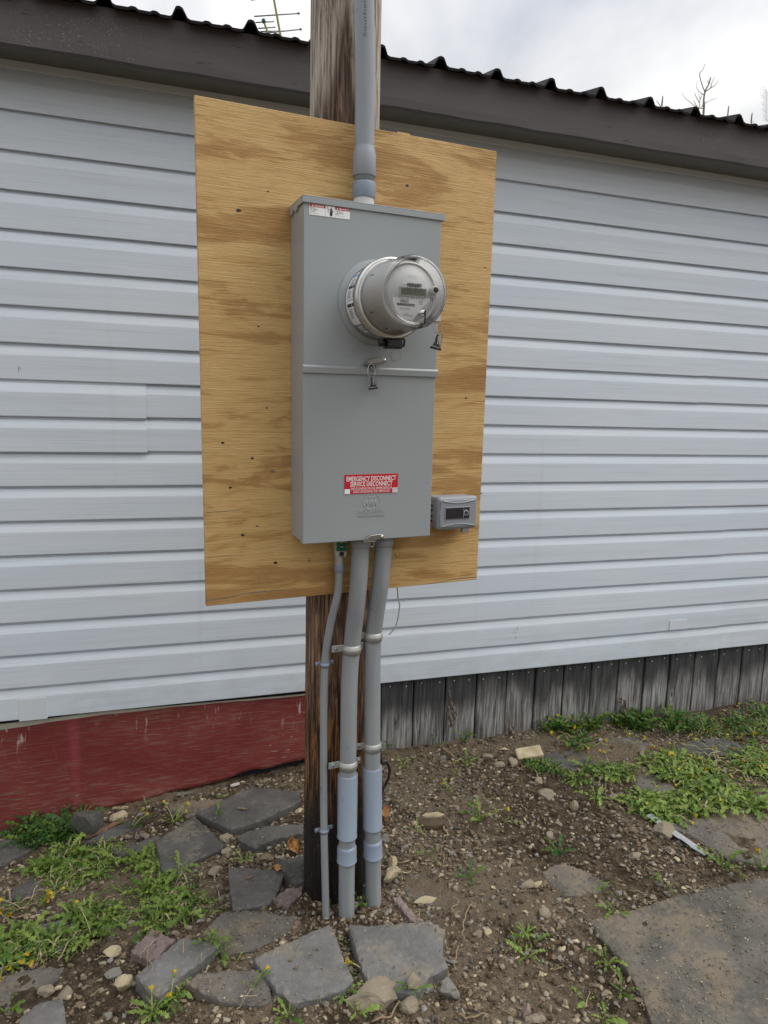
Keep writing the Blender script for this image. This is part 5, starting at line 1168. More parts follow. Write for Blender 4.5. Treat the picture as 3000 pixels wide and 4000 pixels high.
while np_ < 250:
    x, y = random.uniform(bx0, bx1), random.uniform(by0, min(by1, 2.70))
    if not in_poly(DIRT, x, y) or (stone_top(x, y) is not None and random.random() < .9): continue
    mname = random.choices(list(pm), (9, 5, 2.0, 4, .5))[0]; o = bpy.data.objects.new('pebble', random.choice(pm[mname])); COL.objects.link(o)
    s = .0062 + .0085 * random.random() ** 2.6; o.scale = (s * random.uniform(.9, 1.5), s * random.uniform(.7, 1.1), s * random.uniform(.55, .9)); o.rotation_euler = (random.uniform(-.4, .4), random.uniform(-.4, .4), random.uniform(0, 6.28)); o.location = (x, y, surf(x, y) + s * .12)
    kind = {'rock_tan': 'small tan pebble strewn on the bare soil', 'rock_grey': 'small grey pebble strewn on the bare soil', 'rock_cream': 'small cream stone chip strewn on the bare soil', 'clod_dry': 'small brown dirt clod strewn on the bare soil', 'rock_pink': 'small pinkish pebble strewn on the bare soil'}[mname]
    setp(o, kind, 'pebble', 'pebbles on the soil: ' + mname.split('_')[-1]); np_ += 1

# uncountable gravel and crumbs: one object
def gravel():
    r = np.random.default_rng(5); n = 230000
    X = r.uniform(-1.0, 3.5, n); Y = r.uniform(1.0, 2.72, n)
    q = np.stack([X, Y, np.full(n, -CAMH)], -1) @ R; ok = (np.abs(q[:, 0] / q[:, 1]) * F_PX < 1850) & (-q[:, 2] / q[:, 1] * F_PX < 2350); X, Y = X[ok], Y[ok]; n = len(X); dens = np.clip(.62 + .9 * fbm(X * 3, Y * 3, 3, 4), .35, 1)
    keep = r.random(n) < dens; X, Y = X[keep], Y[keep]
    tops = np.full(len(X), np.nan)
    for poly, cz, tl, c, m in STONES:
        ins = pip(poly, X, Y); tops[ins] = cz + tl[0] * (X[ins] - c[0]) + tl[1] * (Y[ins] - c[1]) + (0 if 'dusty' in m or 'brown' in m else 1000)
    onst = tops > 500; dusty = np.isfinite(tops) & ~onst
    kp_ = (~np.isfinite(tops)) | (onst & (r.random(len(X)) < .035)) | (dusty & (r.random(len(X)) < .45))
    X, Y, tops, onst, dusty = X[kp_], Y[kp_], tops[kp_], onst[kp_], dusty[kp_]; tops = np.where(onst, tops - 1000, tops); n = len(X)
    S = .0012 + .0085 * r.random(n) ** 6.5; S = np.where(np.isfinite(tops), np.minimum(S, .0030), S)
    Z = np.where(np.isfinite(tops), tops, h(X, Y)) + S * .35
    th = r.uniform(0, 6.28, n); A = r.uniform(.8, 1.5, n); B = r.uniform(.6, 1.0, n); C = r.uniform(.5, .9, n)
    P = IV1[None] * (1 + .22 * r.standard_normal((n, len(IV1), 1))) * np.stack([A, B, C], -1)[:, None] * S[:, None, None]
    c, s = np.cos(th)[:, None], np.sin(th)[:, None]; px = P[..., 0] * c - P[..., 1] * s; py = P[..., 0] * s + P[..., 1] * c
    V = np.stack([px + X[:, None], py + Y[:, None], P[..., 2] + Z[:, None]], -1).reshape(-1, 3)
    Fc = (IF1[None] + (np.arange(n) * len(IV1))[:, None, None]).reshape(-1, 3)
    mats = ['clod', 'clod_dry', 'rock_tan', 'rock_grey', 'rock_cream', 'rock_dark']
    mi = r.choice(6, n, p=[.34, .31, .19, .085, .05, .025]); mi = np.where(dusty, np.where(mi == 0, 1, mi), mi)
    me = fast_mesh('gravel', V, Fc, mats, np.repeat(mi, len(IF1))); o = bpy.data.objects.new('gravel', me); COL.objects.link(o); setp(o, 'fine gravel and soil crumbs strewn over the yard', 'gravel', kind='stuff')
gravel()

# ------------------------------------------------------------------ plants
def leaf_mesh(seed, L=.10, W=.013, lobes=True, mat='leaf_mid', arch=.5):
    r = random.Random(seed); n = 19; v = []; fs = []
    for i in range(n + 1):
        t = i / n; env = (math.sin(math.pi * min(1, t * .80 + .06)) ** .8) * (.35 + .85 * t) if t < 1 else 0
        if t > .86: env *= (1 - t) / .14
        tooth = (1.0 if i % 2 == 0 else .32) * r.uniform(.7, 1.2) if lobes and t < .88 else 1
        w = W * env * tooth + .0012 * (1 - t); a = arch * t * 1.5
        x = L * (t - .12 * arch * t * t); z = L * (arch * .55 * math.sin(t * 2.4) - .30 * arch * t * t); bx = -.10 * L * (1 / n) if tooth == 1 else 0
        fold = .35 * w; sw = .05 * L * math.sin(t * 2 + seed)
        bk = .035 * L if i % 2 == 0 else 0; cz_ = .004 * math.sin(i * 1.3 + seed)
        v += [(x - bk, w + sw, z + fold + cz_), (x, sw, z), (x - bk, -w + sw, z + fold * r.uniform(.3, 1.2) - cz_)]
    for i in range(n): fs += [(3 * i, 3 * i + 1, 3 * i + 4, 3 * i + 3), (3 * i + 1, 3 * i + 2, 3 * i + 5, 3 * i + 4)]
    return mesh('leaf', MB().add(v, fs, 0, True), mat)
LEAF = {m: [leaf_mesh(i * 3 + len(m), .10, .0082 + .0030 * (i % 3), i % 4 != 3, m, (.2, .35, .55, .3)[i % 4]) for i in range(8)] for m in ('leaf_light', 'leaf_mid', 'leaf_dark')}
def stem_part(parent, x, y, L, lean, az, mat='stem_pale', r=.0016, droop=0):
    dx, dy = math.cos(az), math.sin(az); pts = []
    for i in range(6):
        t = i / 5; q = lean * t * t * L; pts.append((x + dx * q, y + dy * q, L * t * (1 - lean * .35 * t) - droop * max(0, t - .6) ** 2 * L * 5))
    o = bpy.data.objects.new('stem', mesh('stem', MB().tube(pts, r, 6), mat)); COL.objects.link(o); o.parent = parent; return pts[-1], (pts[-1][0] - pts[-2][0], pts[-1][1] - pts[-2][1], pts[-1][2] - pts[-2][2])
def flower_mesh(op):
    mb = MB(); mb.lathe([(.0008, -.004), (.0038, -.002), (.0046, .004), (.0042, .009)], (0, 0), 'z', 10, 0)
    k = 14
    for i in range(k):
        a = 2 * math.pi * i / k + .1 * i; r0, r1 = .0032, .0040 + op * .010; z1 = .016 - op * .004; w = .0022
        c, s = math.cos(a), math.sin(a)
        mb.add([(r0 * c - w * .5 * s, r0 * s + w * .5 * c, .006), (r0 * c + w * .5 * s, r0 * s - w * .5 * c, .006), (r1 * c + w * .6 * s, r1 * s - w * .6 * c, z1), (r1 * c - w * .6 * s, r1 * s + w * .6 * c, z1)], [(0, 1, 2, 3)], 1)
    return mesh('flower', mb, ['bud_green', 'petal'])
FLW = [flower_mesh(.15), flower_mesh(.5), flower_mesh(.95)]
def add_flower(t, x, y, L, lean, az, op, droop=0):
    tip, d = stem_part(t, x, y, L, lean, az, 'stem_pale', .0016, droop)
    f = bpy.data.objects.new('flower', FLW[op]); COL.objects.link(f); f.parent = t; f.location = tip; f.rotation_euler = Vector(d).to_track_quat('Z', 'Y').to_euler()
def plant(x, y, label, group, nl=9, size=1.0, mats=('leaf_mid',), flowers=0, upright=0.0, spread=6.28, az0=0, droop=0):
    t = bpy.data.objects.new('dandelion', None); COL.objects.link(t); t.location = (x, y, surf(x, y) - .002); t.empty_display_size = .03; setp(t, label, 'plant', group)
    for i in range(nl):
        o = bpy.data.objects.new('leaf', random.choice(LEAF[random.choice(mats)])); COL.objects.link(o); o.parent = t
        s = size * random.uniform(.45, 1.15); o.scale = (s, s * random.uniform(.8, 1.25), s)
        az = az0 + spread * (i + random.uniform(-.35, .35)) / nl; el = -random.uniform(-.05, .28) - upright * random.uniform(.5, 1.0)
        o.rotation_euler = (random.uniform(-.5, .5), el, az); o.location = (.004 * math.cos(az), .004 * math.sin(az), .004 + .004 * i / nl)
    for k in range(flowers):
        add_flower(t, random.uniform(-.01, .01), random.uniform(-.01, .01), random.uniform(.05, .12) * size, random.uniform(.4, 1.1), random.uniform(0, 6.28), random.choice((0, 0, 0, 1, 1, 2)), droop)
    return t
def wpoly(conv, pts): return [tuple(G(*conv(*p))[:2]) for p in pts]
def scatter(poly, n, fn, avoid=.85):
    xs = [p[0] for p in poly]; ys = [p[1] for p in poly]; k = 0; tries = 0
    while k < n and tries < n * 60:
        tries += 1; x, y = random.uniform(min(xs), max(xs)), random.uniform(min(ys), max(ys))
        if y > WALL - .015 or not in_poly(poly, x, y): continue
        if stone_top(x, y) is not None and random.random() < avoid: continue
        if avoid == .85 and float(fbm(np.array(x * 6.), np.array(y * 6.), 2, 7)) < -.12 and tries < n * 50: continue
        fn(x, y); k += 1
LT, MD, DK = 'leaf_light', 'leaf_mid', 'leaf_dark'
REG = []
def region(conv, pts, n, label, group, **kw):
    poly = wpoly(conv, pts); REG.append(poly); fr = kw.pop('fl', 0); av = .84 if kw.get('upright', 0) >= .35 else .85
    scatter(poly, n, lambda x, y: plant(x, y, label, group, flowers=(1 if random.random() < fr else 0), **kw), av)
region(L1, [(70, 345), (150, 280), (260, 235), (440, 205), (450, 300), (370, 365), (240, 400), (110, 410)], 22, 'dark feathery weed packed against the red board at far left', 'weeds against the red board', nl=9, size=.80, mats=(DK, DK, MD), upright=.35)
region(L1, [(70, 545), (130, 450), (230, 415), (400, 395), (560, 375), (620, 460), (520, 545), (500, 600), (380, 610), (250, 625)], 20, 'bright dandelion rosette in the upper half of the left weed patch', 'left weed patch, upper', nl=8, size=.80, mats=(LT, LT, MD), fl=.12)
region(L1, [(345, 745), (430, 680), (520, 600), (640, 600), (760, 590), (850, 545), (1000, 560), (1060, 620), (1120, 660), (1050, 740), (880, 770), (640, 800), (420, 790)], 22, 'dandelion rosette in the lower half of the left weed patch', 'left weed patch, lower', nl=8, size=.78, mats=(LT, MD, LT), fl=.10)
region(L1, [(-40, 910), (60, 850), (130, 790), (200, 830), (340, 820), (500, 850), (520, 880), (400, 935), (200, 965), (-30, 1000)], 15, 'dandelion at the left photo edge above the dusty slab', 'weeds at the lower left edge', nl=8, size=.8, mats=(MD, LT), fl=.15)
region(L1, [(678, 440), (720, 410), (790, 425), (805, 520), (760, 545), (690, 545)], 6, 'dandelion tuft touching the left side of the five-sided stone', 'tufts by the five-sided stone', nl=8, size=.85, mats=(LT,), fl=.3)
region(L1, [(960, 960), (1060, 915), (1230, 970), (1110, 1010), (1000, 1010)], 5, 'small weed between the long grey slab and the pale flagstones', 'weeds between the front slabs', nl=5, size=.6, mats=(MD, LT))
region(L1, [(830, 1120), (910, 1070), (920, 1110), (870, 1170), (740, 1250), (720, 1210)], 5, 'weed under the end of the long grey slab', 'weeds below the long slab', nl=6, size=.6, mats=(MD, LT), fl=.3)
region(R1, [(185, 275), (260, 215), (450, 200), (640, 205), (660, 245), (420, 290), (200, 300)], 13, 'upright dandelion at the foot of the planks, nearer the cream block', 'weeds along the planks, left', nl=7, size=.95, mats=(MD, MD, DK), upright=.75, fl=.2)
region(R1, [(690, 235), (760, 180), (950, 175), (1150, 200), (1160, 275), (950, 290), (740, 262)], 20, 'thick green dandelion at the foot of the planks, further right', 'weeds along the planks, middle', nl=9, size=1.0, mats=(MD, DK), upright=.75, fl=.15)
region(R1, [(1180, 230), (1290, 180), (1500, 160), (1720, 110), (1720, 300), (1560, 300), (1300, 300), (1190, 290)], 17, 'weed with drooping buds by the planks at the right edge', 'weeds along the planks, right', nl=7, size=.9, mats=(MD, DK), upright=.5, fl=.8, droop=.35)
region(R1, [(270, 420), (330, 350), (470, 300), (510, 330), (480, 390), (330, 440)], 5, 'weed with yellow buds leaning over the stones by the cream block', 'weeds beside the cream block', nl=6, size=.8, mats=(DK, MD), upright=.4, fl=1.0, droop=.5)
region(R1, [(60, 500), (130, 420), (300, 470), (330, 540), (180, 560)], 6, 'low weed in front of the cream stone block', 'weeds in front of the cream block', nl=8, size=.7, mats=(DK, MD), fl=.1)
region(R1, [(350, 560), (430, 500), (560, 480), (720, 520), (780, 570), (740, 650), (560, 620), (420, 600)], 13, 'dandelion in the tongue of weeds between soil and dark stones', 'right weed patch, tongue', nl=8, size=.85, mats=(LT, MD), fl=.2)
region(R1, [(760, 440), (1000, 420), (1150, 480), (1400, 450), (1560, 400), (1740, 350), (1740, 560), (1400, 560), (1200, 640), (1060, 610), (900, 520)], 34, 'leafy dandelion in the upper right-hand weed patch', 'right weed patch, upper', nl=9, size=.92, mats=(LT, MD, LT), fl=.35, droop=.4)
region(R1, [(520, 730), (640, 650), (860, 710), (1110, 650), (1300, 620), (1740, 560), (1740, 780), (1400, 795), (1080, 850), (900, 840), (700, 770)], 36, 'leafy dandelion in the lower right-hand weed patch', 'right weed patch, lower', nl=9, size=.92, mats=(LT, MD, LT), fl=.2, droop=.4)
for (conv, x, y, lb, nl, sz, m, fl, up) in (
    (R1, 1370, 1150, 'broad-leaved plant at the corner of the very large slab', 8, .95, (MD,), 0, .2), (R1, 1620, 1170, 'plant at the right edge above the very large slab', 7, 1.0, (DK, MD), 1, .5), (R1, 300, 1040, 'lone green weed in the bare soil right of centre', 8, .85, (DK, MD), 0, .2),
    (R1, 660, 1435, 'flat little weed on the tip of the very large slab', 5, .55, (LT,), 0, 0), (R1, 620, 1760, 'dandelion clump pressed against the left side of the very large slab', 8, .62, (LT, MD), 0, .1), (R1, 480, 1985, 'single broad leaf sprout in the soil near the bottom', 3, .6, (LT,), 0, 0),
    (R1, 600, 2110, 'weed cut by the bottom photo edge left of the very large slab', 7, .7, (LT, MD), 0, .1), (R1, 720, 1980, 'small weed beside the slab near the bottom edge', 5, .7, (MD,), 0, .4), (R1, 90, 1580, 'pale weed in the soil at mid right, half uprooted', 5, .42, (LT,), 0, .0),
    (R1, 20, 1640, 'second half uprooted weed below the pale one', 5, .6, (LT,), 0, .1), (C1, 985, 1195, 'small dark weed in the soil right of the jagged flagstone', 7, .6, (MD, DK), 0, .3), (C1, 1060, 770, 'spindly tall weed in the middle of the bare soil', 6, 1.0, (MD, LT), 1, .7),
    (C1, 590, 830, 'tiny weed right of the conduit sleeve', 4, .5, (LT,), 0, .2), (C1, 680, 1010, 'tiny sprout near the pale roots', 4, .5, (MD,), 0, .3), (C1, 500, 350, 'wilted weed close behind the conduits', 5, .6, (LT,), 0, .1), (C1, 880, 430, 'lone leaf sprout between planks and centre soil', 3, .6, (MD,), 0, .3),
    (C1, 960, 340, 'flowering weed below the planks by the wood splinter', 6, .8, (MD, LT), 1, .6), (C1, 940, 190, 'weed growing at the plank foot, third gap from the pole', 5, .8, (MD,), 0, .9), (C1, 720, 175, 'two small leaves against the second plank from the pole', 3, .7, (MD, DK), 0, .9), (C1, 385, 260, 'leaf growing up beside the right conduit against the planks', 3, .9, (MD,), 0, 1.1),
    (C1, 830, 530, 'pale sprig in the soil right of the black cable', 4, .6, (LT,), 1, .1), (C1, 1290, 760, 'curled pale weed in the soil right of centre', 4, .6, (LT,), 0, .1), (C1, 1200, 690, 'small leaf on the bare soil right of centre', 3, .5, (LT,), 0, 0), (C1, 1390, 1560, 'wilting weed with curled leaves right of the jagged flagstone', 5, .42, (LT,), 0, .1),
    (C1, 1400, 1720, 'lower wilting weed right of the jagged flagstone', 5, .8, (LT,), 0, .1), (C1, 1430, 1620, 'thin wilted weed between the two wilting ones', 4, .6, (LT, MD), 0, .1), (C1, 130, 1650, 'weed in the gap between the two big front flagstones', 5, .55, (MD, LT), 0, .3), (C1, 205, 1890, 'round-leaved weed below the gap of the front flagstones', 5, .6, (MD,), 1, .2),
    (C1, 80, 2040, 'weed on the bottom edge left of the large round stone', 6, .7, (MD, LT), 0, .2), (C1, 180, 2160, 'weed sprout on the bottom edge under the large round stone', 5, .7, (LT,), 0, .2), (C1, 560, 2060, 'leafy sprig between the tan stones on the bottom edge', 5, .7, (MD,), 0, .1), (C1, 215, 1400, 'weed sprouting between the two lower conduits', 5, .7, (DK, MD), 0, .9),
    (Z4, 480, 1850, 'dark leaf between the thin conduit and the front conduit', 3, .8, (DK, MD), 0, .8), (L1, 1085, 290, 'sprig beside the largest dark flagstone, on its left', 3, .6, (MD,), 0, .7), (L1, 1120, 140, 'small green leaf under the red board behind the largest dark stone', 3, .5, (MD,), 0, .2), (L1, 1215, 460, 'low sprigs in the dirt above the squarish slab', 6, .6, (MD, LT), 0, .2),
    (L1, 870, 280, 'flowering weed between the brown slab and five-sided stone', 6, .75, (MD, LT), 3, .6), (L1, 670, 310, 'flowering weed at the splintered wood chip', 6, .7, (DK,), 2, .5), (L1, 740, 190, 'single leaf poking up along the red board', 3, .6, (MD,), 0, 1), (L1, 410, 385, 'tall single leaf in front of the dark boulder', 3, .9, (LT,), 0, .9),
    (L1, 1440, 1260, 'weed on the bottom edge under the brownish flagstone', 6, .7, (LT, MD), 0, .3), (L1, 1270, 1140, 'thin weed left of the pale front flagstone tip', 4, .5, (MD,), 1, .3), (L1, 40, 1230, 'weed on the dusty slab at the lower left corner', 5, .8, (MD,), 0, .3), (L1, 30, 1020, 'yellow flowering dandelion at the left edge', 5, .7, (LT,), 4, .4),
    (L1, 760, 1240, 'dandelion with a fading flower on the bottom edge', 5, .6, (MD, LT), 1, .3), (L1, 90, 700, 'straggly weed with dull yellow flowers at the left edge', 4, .7, (MD,), 4, .6), (L1, 200, 690, 'yellow flowered weed in the gravel at left', 3, .5, (MD,), 4, .6), (R1, 1000, 1290, 'bent weed near the tip of the very large slab', 4, .6, (MD,), 0, .3), (R1, 590, 1290, 'sprig on the soil-covered slab', 4, .6, (MD,), 0, .3)):
    p = G(*conv(x, y)); plant(p[0], min(p[1], WALL - .02), lb, 'scattered weeds', nl=nl, size=sz, mats=m, flowers=fl, upright=up)

# fine ground cover in the weed patches: uncountable
def cover():
    r = random.Random(3); mb = MB()
    for poly in REG:
        xs = [p[0] for p in poly]; ys = [p[1] for p in poly]; area = (max(xs) - min(xs)) * (max(ys) - min(ys)); n = int(area * 11000); k = 0
        while k < n:
            k += 1; x, y = r.uniform(min(xs), max(xs)), r.uniform(min(ys), max(ys))
            if y > WALL - .01 or not in_poly(poly, x, y) or stone_top(x, y) is not None: continue
            if float(fbm(np.array(x * 6.), np.array(y * 6.), 2, 7)) < r.uniform(-.3, .15): continue
            z = float(h(x, y)); a = r.uniform(0, 6.28); L = r.uniform(.015, .060); w = r.uniform(.0009, .0032); up = r.uniform(.1, .7); c, s = math.cos(a), math.sin(a)
            p1 = (x + c * L * .5, y + s * L * .5, z + L * up * .8); p2 = (x + c * L, y + s * L, z + L * up * .6)
            mb.add([(x - s * w * .5, y + c * w * .5, z), (x + s * w * .5, y - c * w * .5, z), (p1[0] + s * w, p1[1] - c * w, p1[2]), (p1[0] - s * w, p1[1] + c * w, p1[2]), p2], [(0, 1, 2, 3), (3, 2, 4)], r.choice((0, 0, 1, 1, 2, 3, 3)), True)
    o = part('ground_cover', mb, [MD, LT, DK, 'straw']); setp(o, 'fine grass and tiny leaves between the dandelions', 'grass', kind='stuff')
cover()
# limp flower stems and pale roots lying about
def strand(name, label, group, x, y, L, mat, rad_, seed, cat, flower=False, curl=1.0):
    r = random.Random(seed); a = r.uniform(0, 6.28); pts = []; px, py = 0, 0
    for i in range(9):
        pts.append((px, py, surf(x + px, y + py) + rad_ + .004 + .012 * abs(math.sin(i * .9 + seed)) * (1 if flower else .4))); a += r.uniform(-.7, .7) * curl; px += math.cos(a) * L / 8; py += math.sin(a) * L / 8
        if y + py > WALL - .02: py = WALL - .02 - y
    t = bpy.data.objects.new(name, None); COL.objects.link(t); t.location = (x, y, 0); setp(t, label, cat, group)
    o = bpy.data.objects.new('stem', mesh('stem', MB().tube(spline(pts, 3), rad_, 6), mat)); COL.objects.link(o); o.parent = t
    if flower:
        f = bpy.data.objects.new('flower', FLW[r.choice((0, 0, 1))]); COL.objects.link(f); f.parent = t; f.location = pts[-1]; f.rotation_euler = (r.uniform(1, 2), 0, r.uniform(0, 6))
pr_ = wpoly(R1, [(880, 400), (1150, 420), (1500, 390), (1720, 380), (1720, 560), (1300, 560), (1000, 640), (860, 600)])
sd = [0]
def _st(x, y): sd[0] += 1; strand('flower_stem', 'limp pale dandelion stem lying over the right-hand weeds', 'limp stems in the right weeds', x, y, random.uniform(.08, .18), 'stem_pale', .0022, sd[0], 'stem', True, .8)
scatter(pr_, 34, _st, 0)
scatter(wpoly(R1, [(240, 420), (420, 230), (1100, 300), (1250, 240), (1720, 200), (1720, 330), (1000, 420), (520, 480)]), 18, lambda x, y: (sd.__setitem__(0, sd[0] + 1), strand('flower_stem', 'thin bent dandelion stem near the foot of the planks', 'bent stems near the planks', x, y, random.uniform(.05, .11), 'stem_pale', .0016, sd[0], 'stem', True, .9)), 0)
scatter(wpoly(L1, [(0, 640), (130, 660), (140, 760), (0, 780)]), 10, lambda x, y: (sd.__setitem__(0, sd[0] + 1), strand('flower_stem', 'wilted brown-green stem heaped at the left photo edge', 'wilted stems at left', x, y, random.uniform(.06, .12), 'straw', .0022, sd[0], 'stem', False, .7)), 0)
scatter(DIRT, 46, lambda x, y: (sd.__setitem__(0, sd[0] + 1), strand('dead_stalk', 'short dry straw-coloured stalk on the bare soil', 'dry stalks on the soil', x, y, random.uniform(.025, .06), 'straw', .0010, sd[0], 'stalk', False, .6)), .5)
for i, (x, y, L, lb) in enumerate(((545, 1060, .13, 'pale branching root in the soil right of the right conduit'), (560, 1150, .08, 'pale curled root on the soil-covered slab edge'), (660, 1065, .08, 'straight pale root above the soil-covered slab'), (800, 890, .10, 'wavy pale root in the middle soil'), (925, 1590, .13, 'brown root strand right of the jagged flagstone'), (880, 1840, .08, 'curved brown root below the jagged flagstone'), (775, 600, .06, 'orange-brown root by the planks side of the soil'), (480, 2080, .10, 'brown root between the stones on the bottom edge'), (1395, 680, .05, 'straw coloured twig right of the middle soil'), (905, 2150, .07, 'brown root on the bottom edge, right part'))):
    p = G(*C1(x, y)); strand('root', lb, 'exposed roots', p[0], p[1], L, 'root' if i not in (0, 1, 2, 3) else 'straw', .0026, 300 + i, 'root', False, 1.0)

# crumpled dead leaves, wood chips, the metal strip
def crumple(name, label, pos, size, mat, seed, rot=(0, 0, 0), hang=False, group=None, cat='leaf'):
    r = np.random.default_rng(seed); n = 9; U_, V_ = np.meshgrid(np.linspace(-1, 1, n), np.linspace(-1, 1, n)); P = np.stack([U_ * .55 * (1.05 - np.abs(V_) ** 2.2), V_, .35 * np.sin(U_ * 2.6 + seed) * np.cos(V_ * 3 + seed * .7) + .12 * r.standard_normal((n, n))], -1).reshape(-1, 3) * size
    I = np.arange(n * n).reshape(n, n); Fc = np.stack([I[:-1, :-1], I[:-1, 1:], I[1:, 1:], I[1:, :-1]], -1).reshape(-1, 4)
    o = bpy.data.objects.new(name, fast_mesh(name, P, Fc, [mat], smooth=False)); COL.objects.link(o); o.location = pos; o.rotation_euler = rot; setp(o, label, cat, group); return o
def dead_weed(px, py, label, n, seed):
    p = on_y(px, py, WALL + .002); t = thing('dead_weed', label, 'dead weed', (p[0], p[1], p[2] - .05), group='dried weeds hanging on the planks')
    part('stalk', MB().tube(spline([(p[0] - .004, WALL + .006, p[2] + .10), (p[0], WALL - .002, p[2] + .05), (p[0] + .005, WALL - .004, p[2]), (p[0] + .002, WALL - .006, p[2] - .05)], 4), .0018, 6), 'dry_leaf', t)
    for i in range(n):
        r = np.random.default_rng(seed + i); m = 6; U_, V_ = np.meshgrid(np.linspace(-1, 1, m), np.linspace(-1, 1, m)); s = r.uniform(.010, .020)
        P = np.stack([U_ * .6, .5 * np.sin(U_ * 2.6 + i) * np.cos(V_ * 3) + .15 * r.standard_normal((m, m)), V_ * 1.2], -1).reshape(-1, 3) * s + np.array([r.uniform(-.012, .022), -.010 - .004 * i, .02 - .085 * i / n + r.uniform(-.01, .01) + .05])
        I = np.arange(m * m).reshape(m, m); Fc = np.stack([I[:-1, :-1], I[:-1, 1:], I[1:, 1:], I[1:, :-1]], -1).reshape(-1, 4)
        o = bpy.data.objects.new('leaf', fast_mesh('leaf', P, Fc, ['dry_leaf'], smooth=False)); COL.objects.link(o); o.parent = t
ZS = lambda x, y: (1450 + x / 1.0703, 2400 + y / 1.0703)
dead_weed(*ZS(328, 400), 'dried grey weed caught between the second and third plank from the pole', 6, 10)
dead_weed(*ZS(1040, 380), 'larger dried grey weed hanging on the planks above the green weeds', 8, 30)
dead_weed(*ZS(570, 490), 'dried weed low between the planks behind the pebble heap', 4, 50)
dead_weed(*ZS(700, 480), 'dried stalk low on the planks beside the first green weeds', 3, 70)
def ground_pos(conv, x, y, up=.008): p = G(*conv(x, y)); return (p[0], p[1], surf(p[0], p[1]) + up)
crumple('dead_leaf', 'orange brown shredded leaf left of the pole', ground_pos(L1, 1465, 415, .02), .032, 'dry_leaf_orange', 3, (.9, .2, .5))
crumple('dead_leaf', 'orange curled leaf beside the right conduit sleeve', ground_pos(C1, 385, 720, .02), .034, 'dry_leaf_orange', 5, (.7, .9, .3))
crumple('dead_leaf', 'brown leaf at the edge of the squarish slab', ground_pos(L1, 1395, 560, .012), .02, 'dry_leaf_orange', 7, (.3, .2, 1.3))
crumple('dead_leaf', 'pinkish brown leaf in the right-hand weeds', ground_pos(R1, 1030, 545, .015), .022, 'dry_leaf', 9, (.4, .2, .3))
for i, (x, y) in enumerate(((690, 350), (720, 360), (640, 360), (760, 210), (800, 230))): crumple('dead_leaf', 'brown crumpled leaf in the litter below the red board', ground_pos(L1, x, y, .008), .02, 'dry_leaf', 20 + i, (.3, .3, i), group='leaf litter by the red board')
for i in range(26):
    poly = pr_ if i % 2 else wpoly(R1, [(250, 300), (900, 270), (1200, 300), (1700, 280), (1700, 420), (900, 440), (300, 440)]); xs = [p[0] for p in poly]; ys = [p[1] for p in poly]
    while True:
        x, y = random.uniform(min(xs), max(xs)), random.uniform(min(ys), max(ys))
        if in_poly(poly, x, y) and y < WALL - .03: break
    crumple('dead_leaf', 'small dry leaf among the right-hand weeds', (x, y, surf(x, y) + .006), random.uniform(.008, .016), random.choice(('dry_leaf', 'dry_leaf', 'dry_leaf_orange')), 60 + i, (random.uniform(-.4, .4), random.uniform(-.4, .4), random.uniform(0, 6)), group='dry leaves in the right weeds')
def stick(label, conv, a, b, w, t, mat, cat='wood', name='wood_chip'):
    p, q = np.array(ground_pos(conv, *a, t)), np.array(ground_pos(conv, *b, t)); d = q - p; L = np.linalg.norm(d); n = 10; v = []; r = random.Random(int(a[0]))
    for i in range(n + 1):
        k = i / n; ww = w * (.55 + .45 * math.sin(math.pi * min(1, k * 1.1 + .1))) * r.uniform(.8, 1.1)
        v += [(L * k, -ww / 2, 0), (L * k, ww / 2, 0), (L * k, ww / 2 * .8, t * r.uniform(.6, 1.1)), (L * k, -ww / 2 * .8, t * r.uniform(.6, 1.1))]
    fs = [(i * 4 + j, i * 4 + (j + 1) % 4, (i + 1) * 4 + (j + 1) % 4, (i + 1) * 4 + j) for i in range(n) for j in range(4)] + [(3, 2, 1, 0), tuple(n * 4 + j for j in range(4))]
    o = part(name, MB().add(v, fs), mat); o.location = p; o.rotation_euler = (0, -math.asin(d[2] / L), math.atan2(d[1], d[0])); setp(o, label, cat); return o
stick('long splintered wood chip lying on the slab beside the dark boulder', L1, (425, 358), (622, 290), .022, .010, 'wood_chip')
stick('brown wood splinter near the planks behind the smooth pebble', C1, (790, 235), (865, 315), .014, .010, 'wood_chip')
stick('thin wood sliver lying on the largest dark flagstone', L1, (1188, 248), (1235, 250), .008, .004, 'root')
stick('small wood sliver on the squarish dark flagstone', L1, (1230, 612), (1262, 600), .007, .004, 'wood_chip')
for i, (a, b) in enumerate((((560, 218), (640, 204)), ((880, 140), (960, 128)), ((1150, 100), (1195, 88)))): stick('rotten strip of %s wood under the red board, %s' % (('pale', 'grey', 'peeling')[i], ('nearest the dark boulder', 'behind the brown slab', 'behind the largest dark flagstone')[i]), L1, a, b, .014, .008, ('straw', 'bark', 'chip_white')[i])
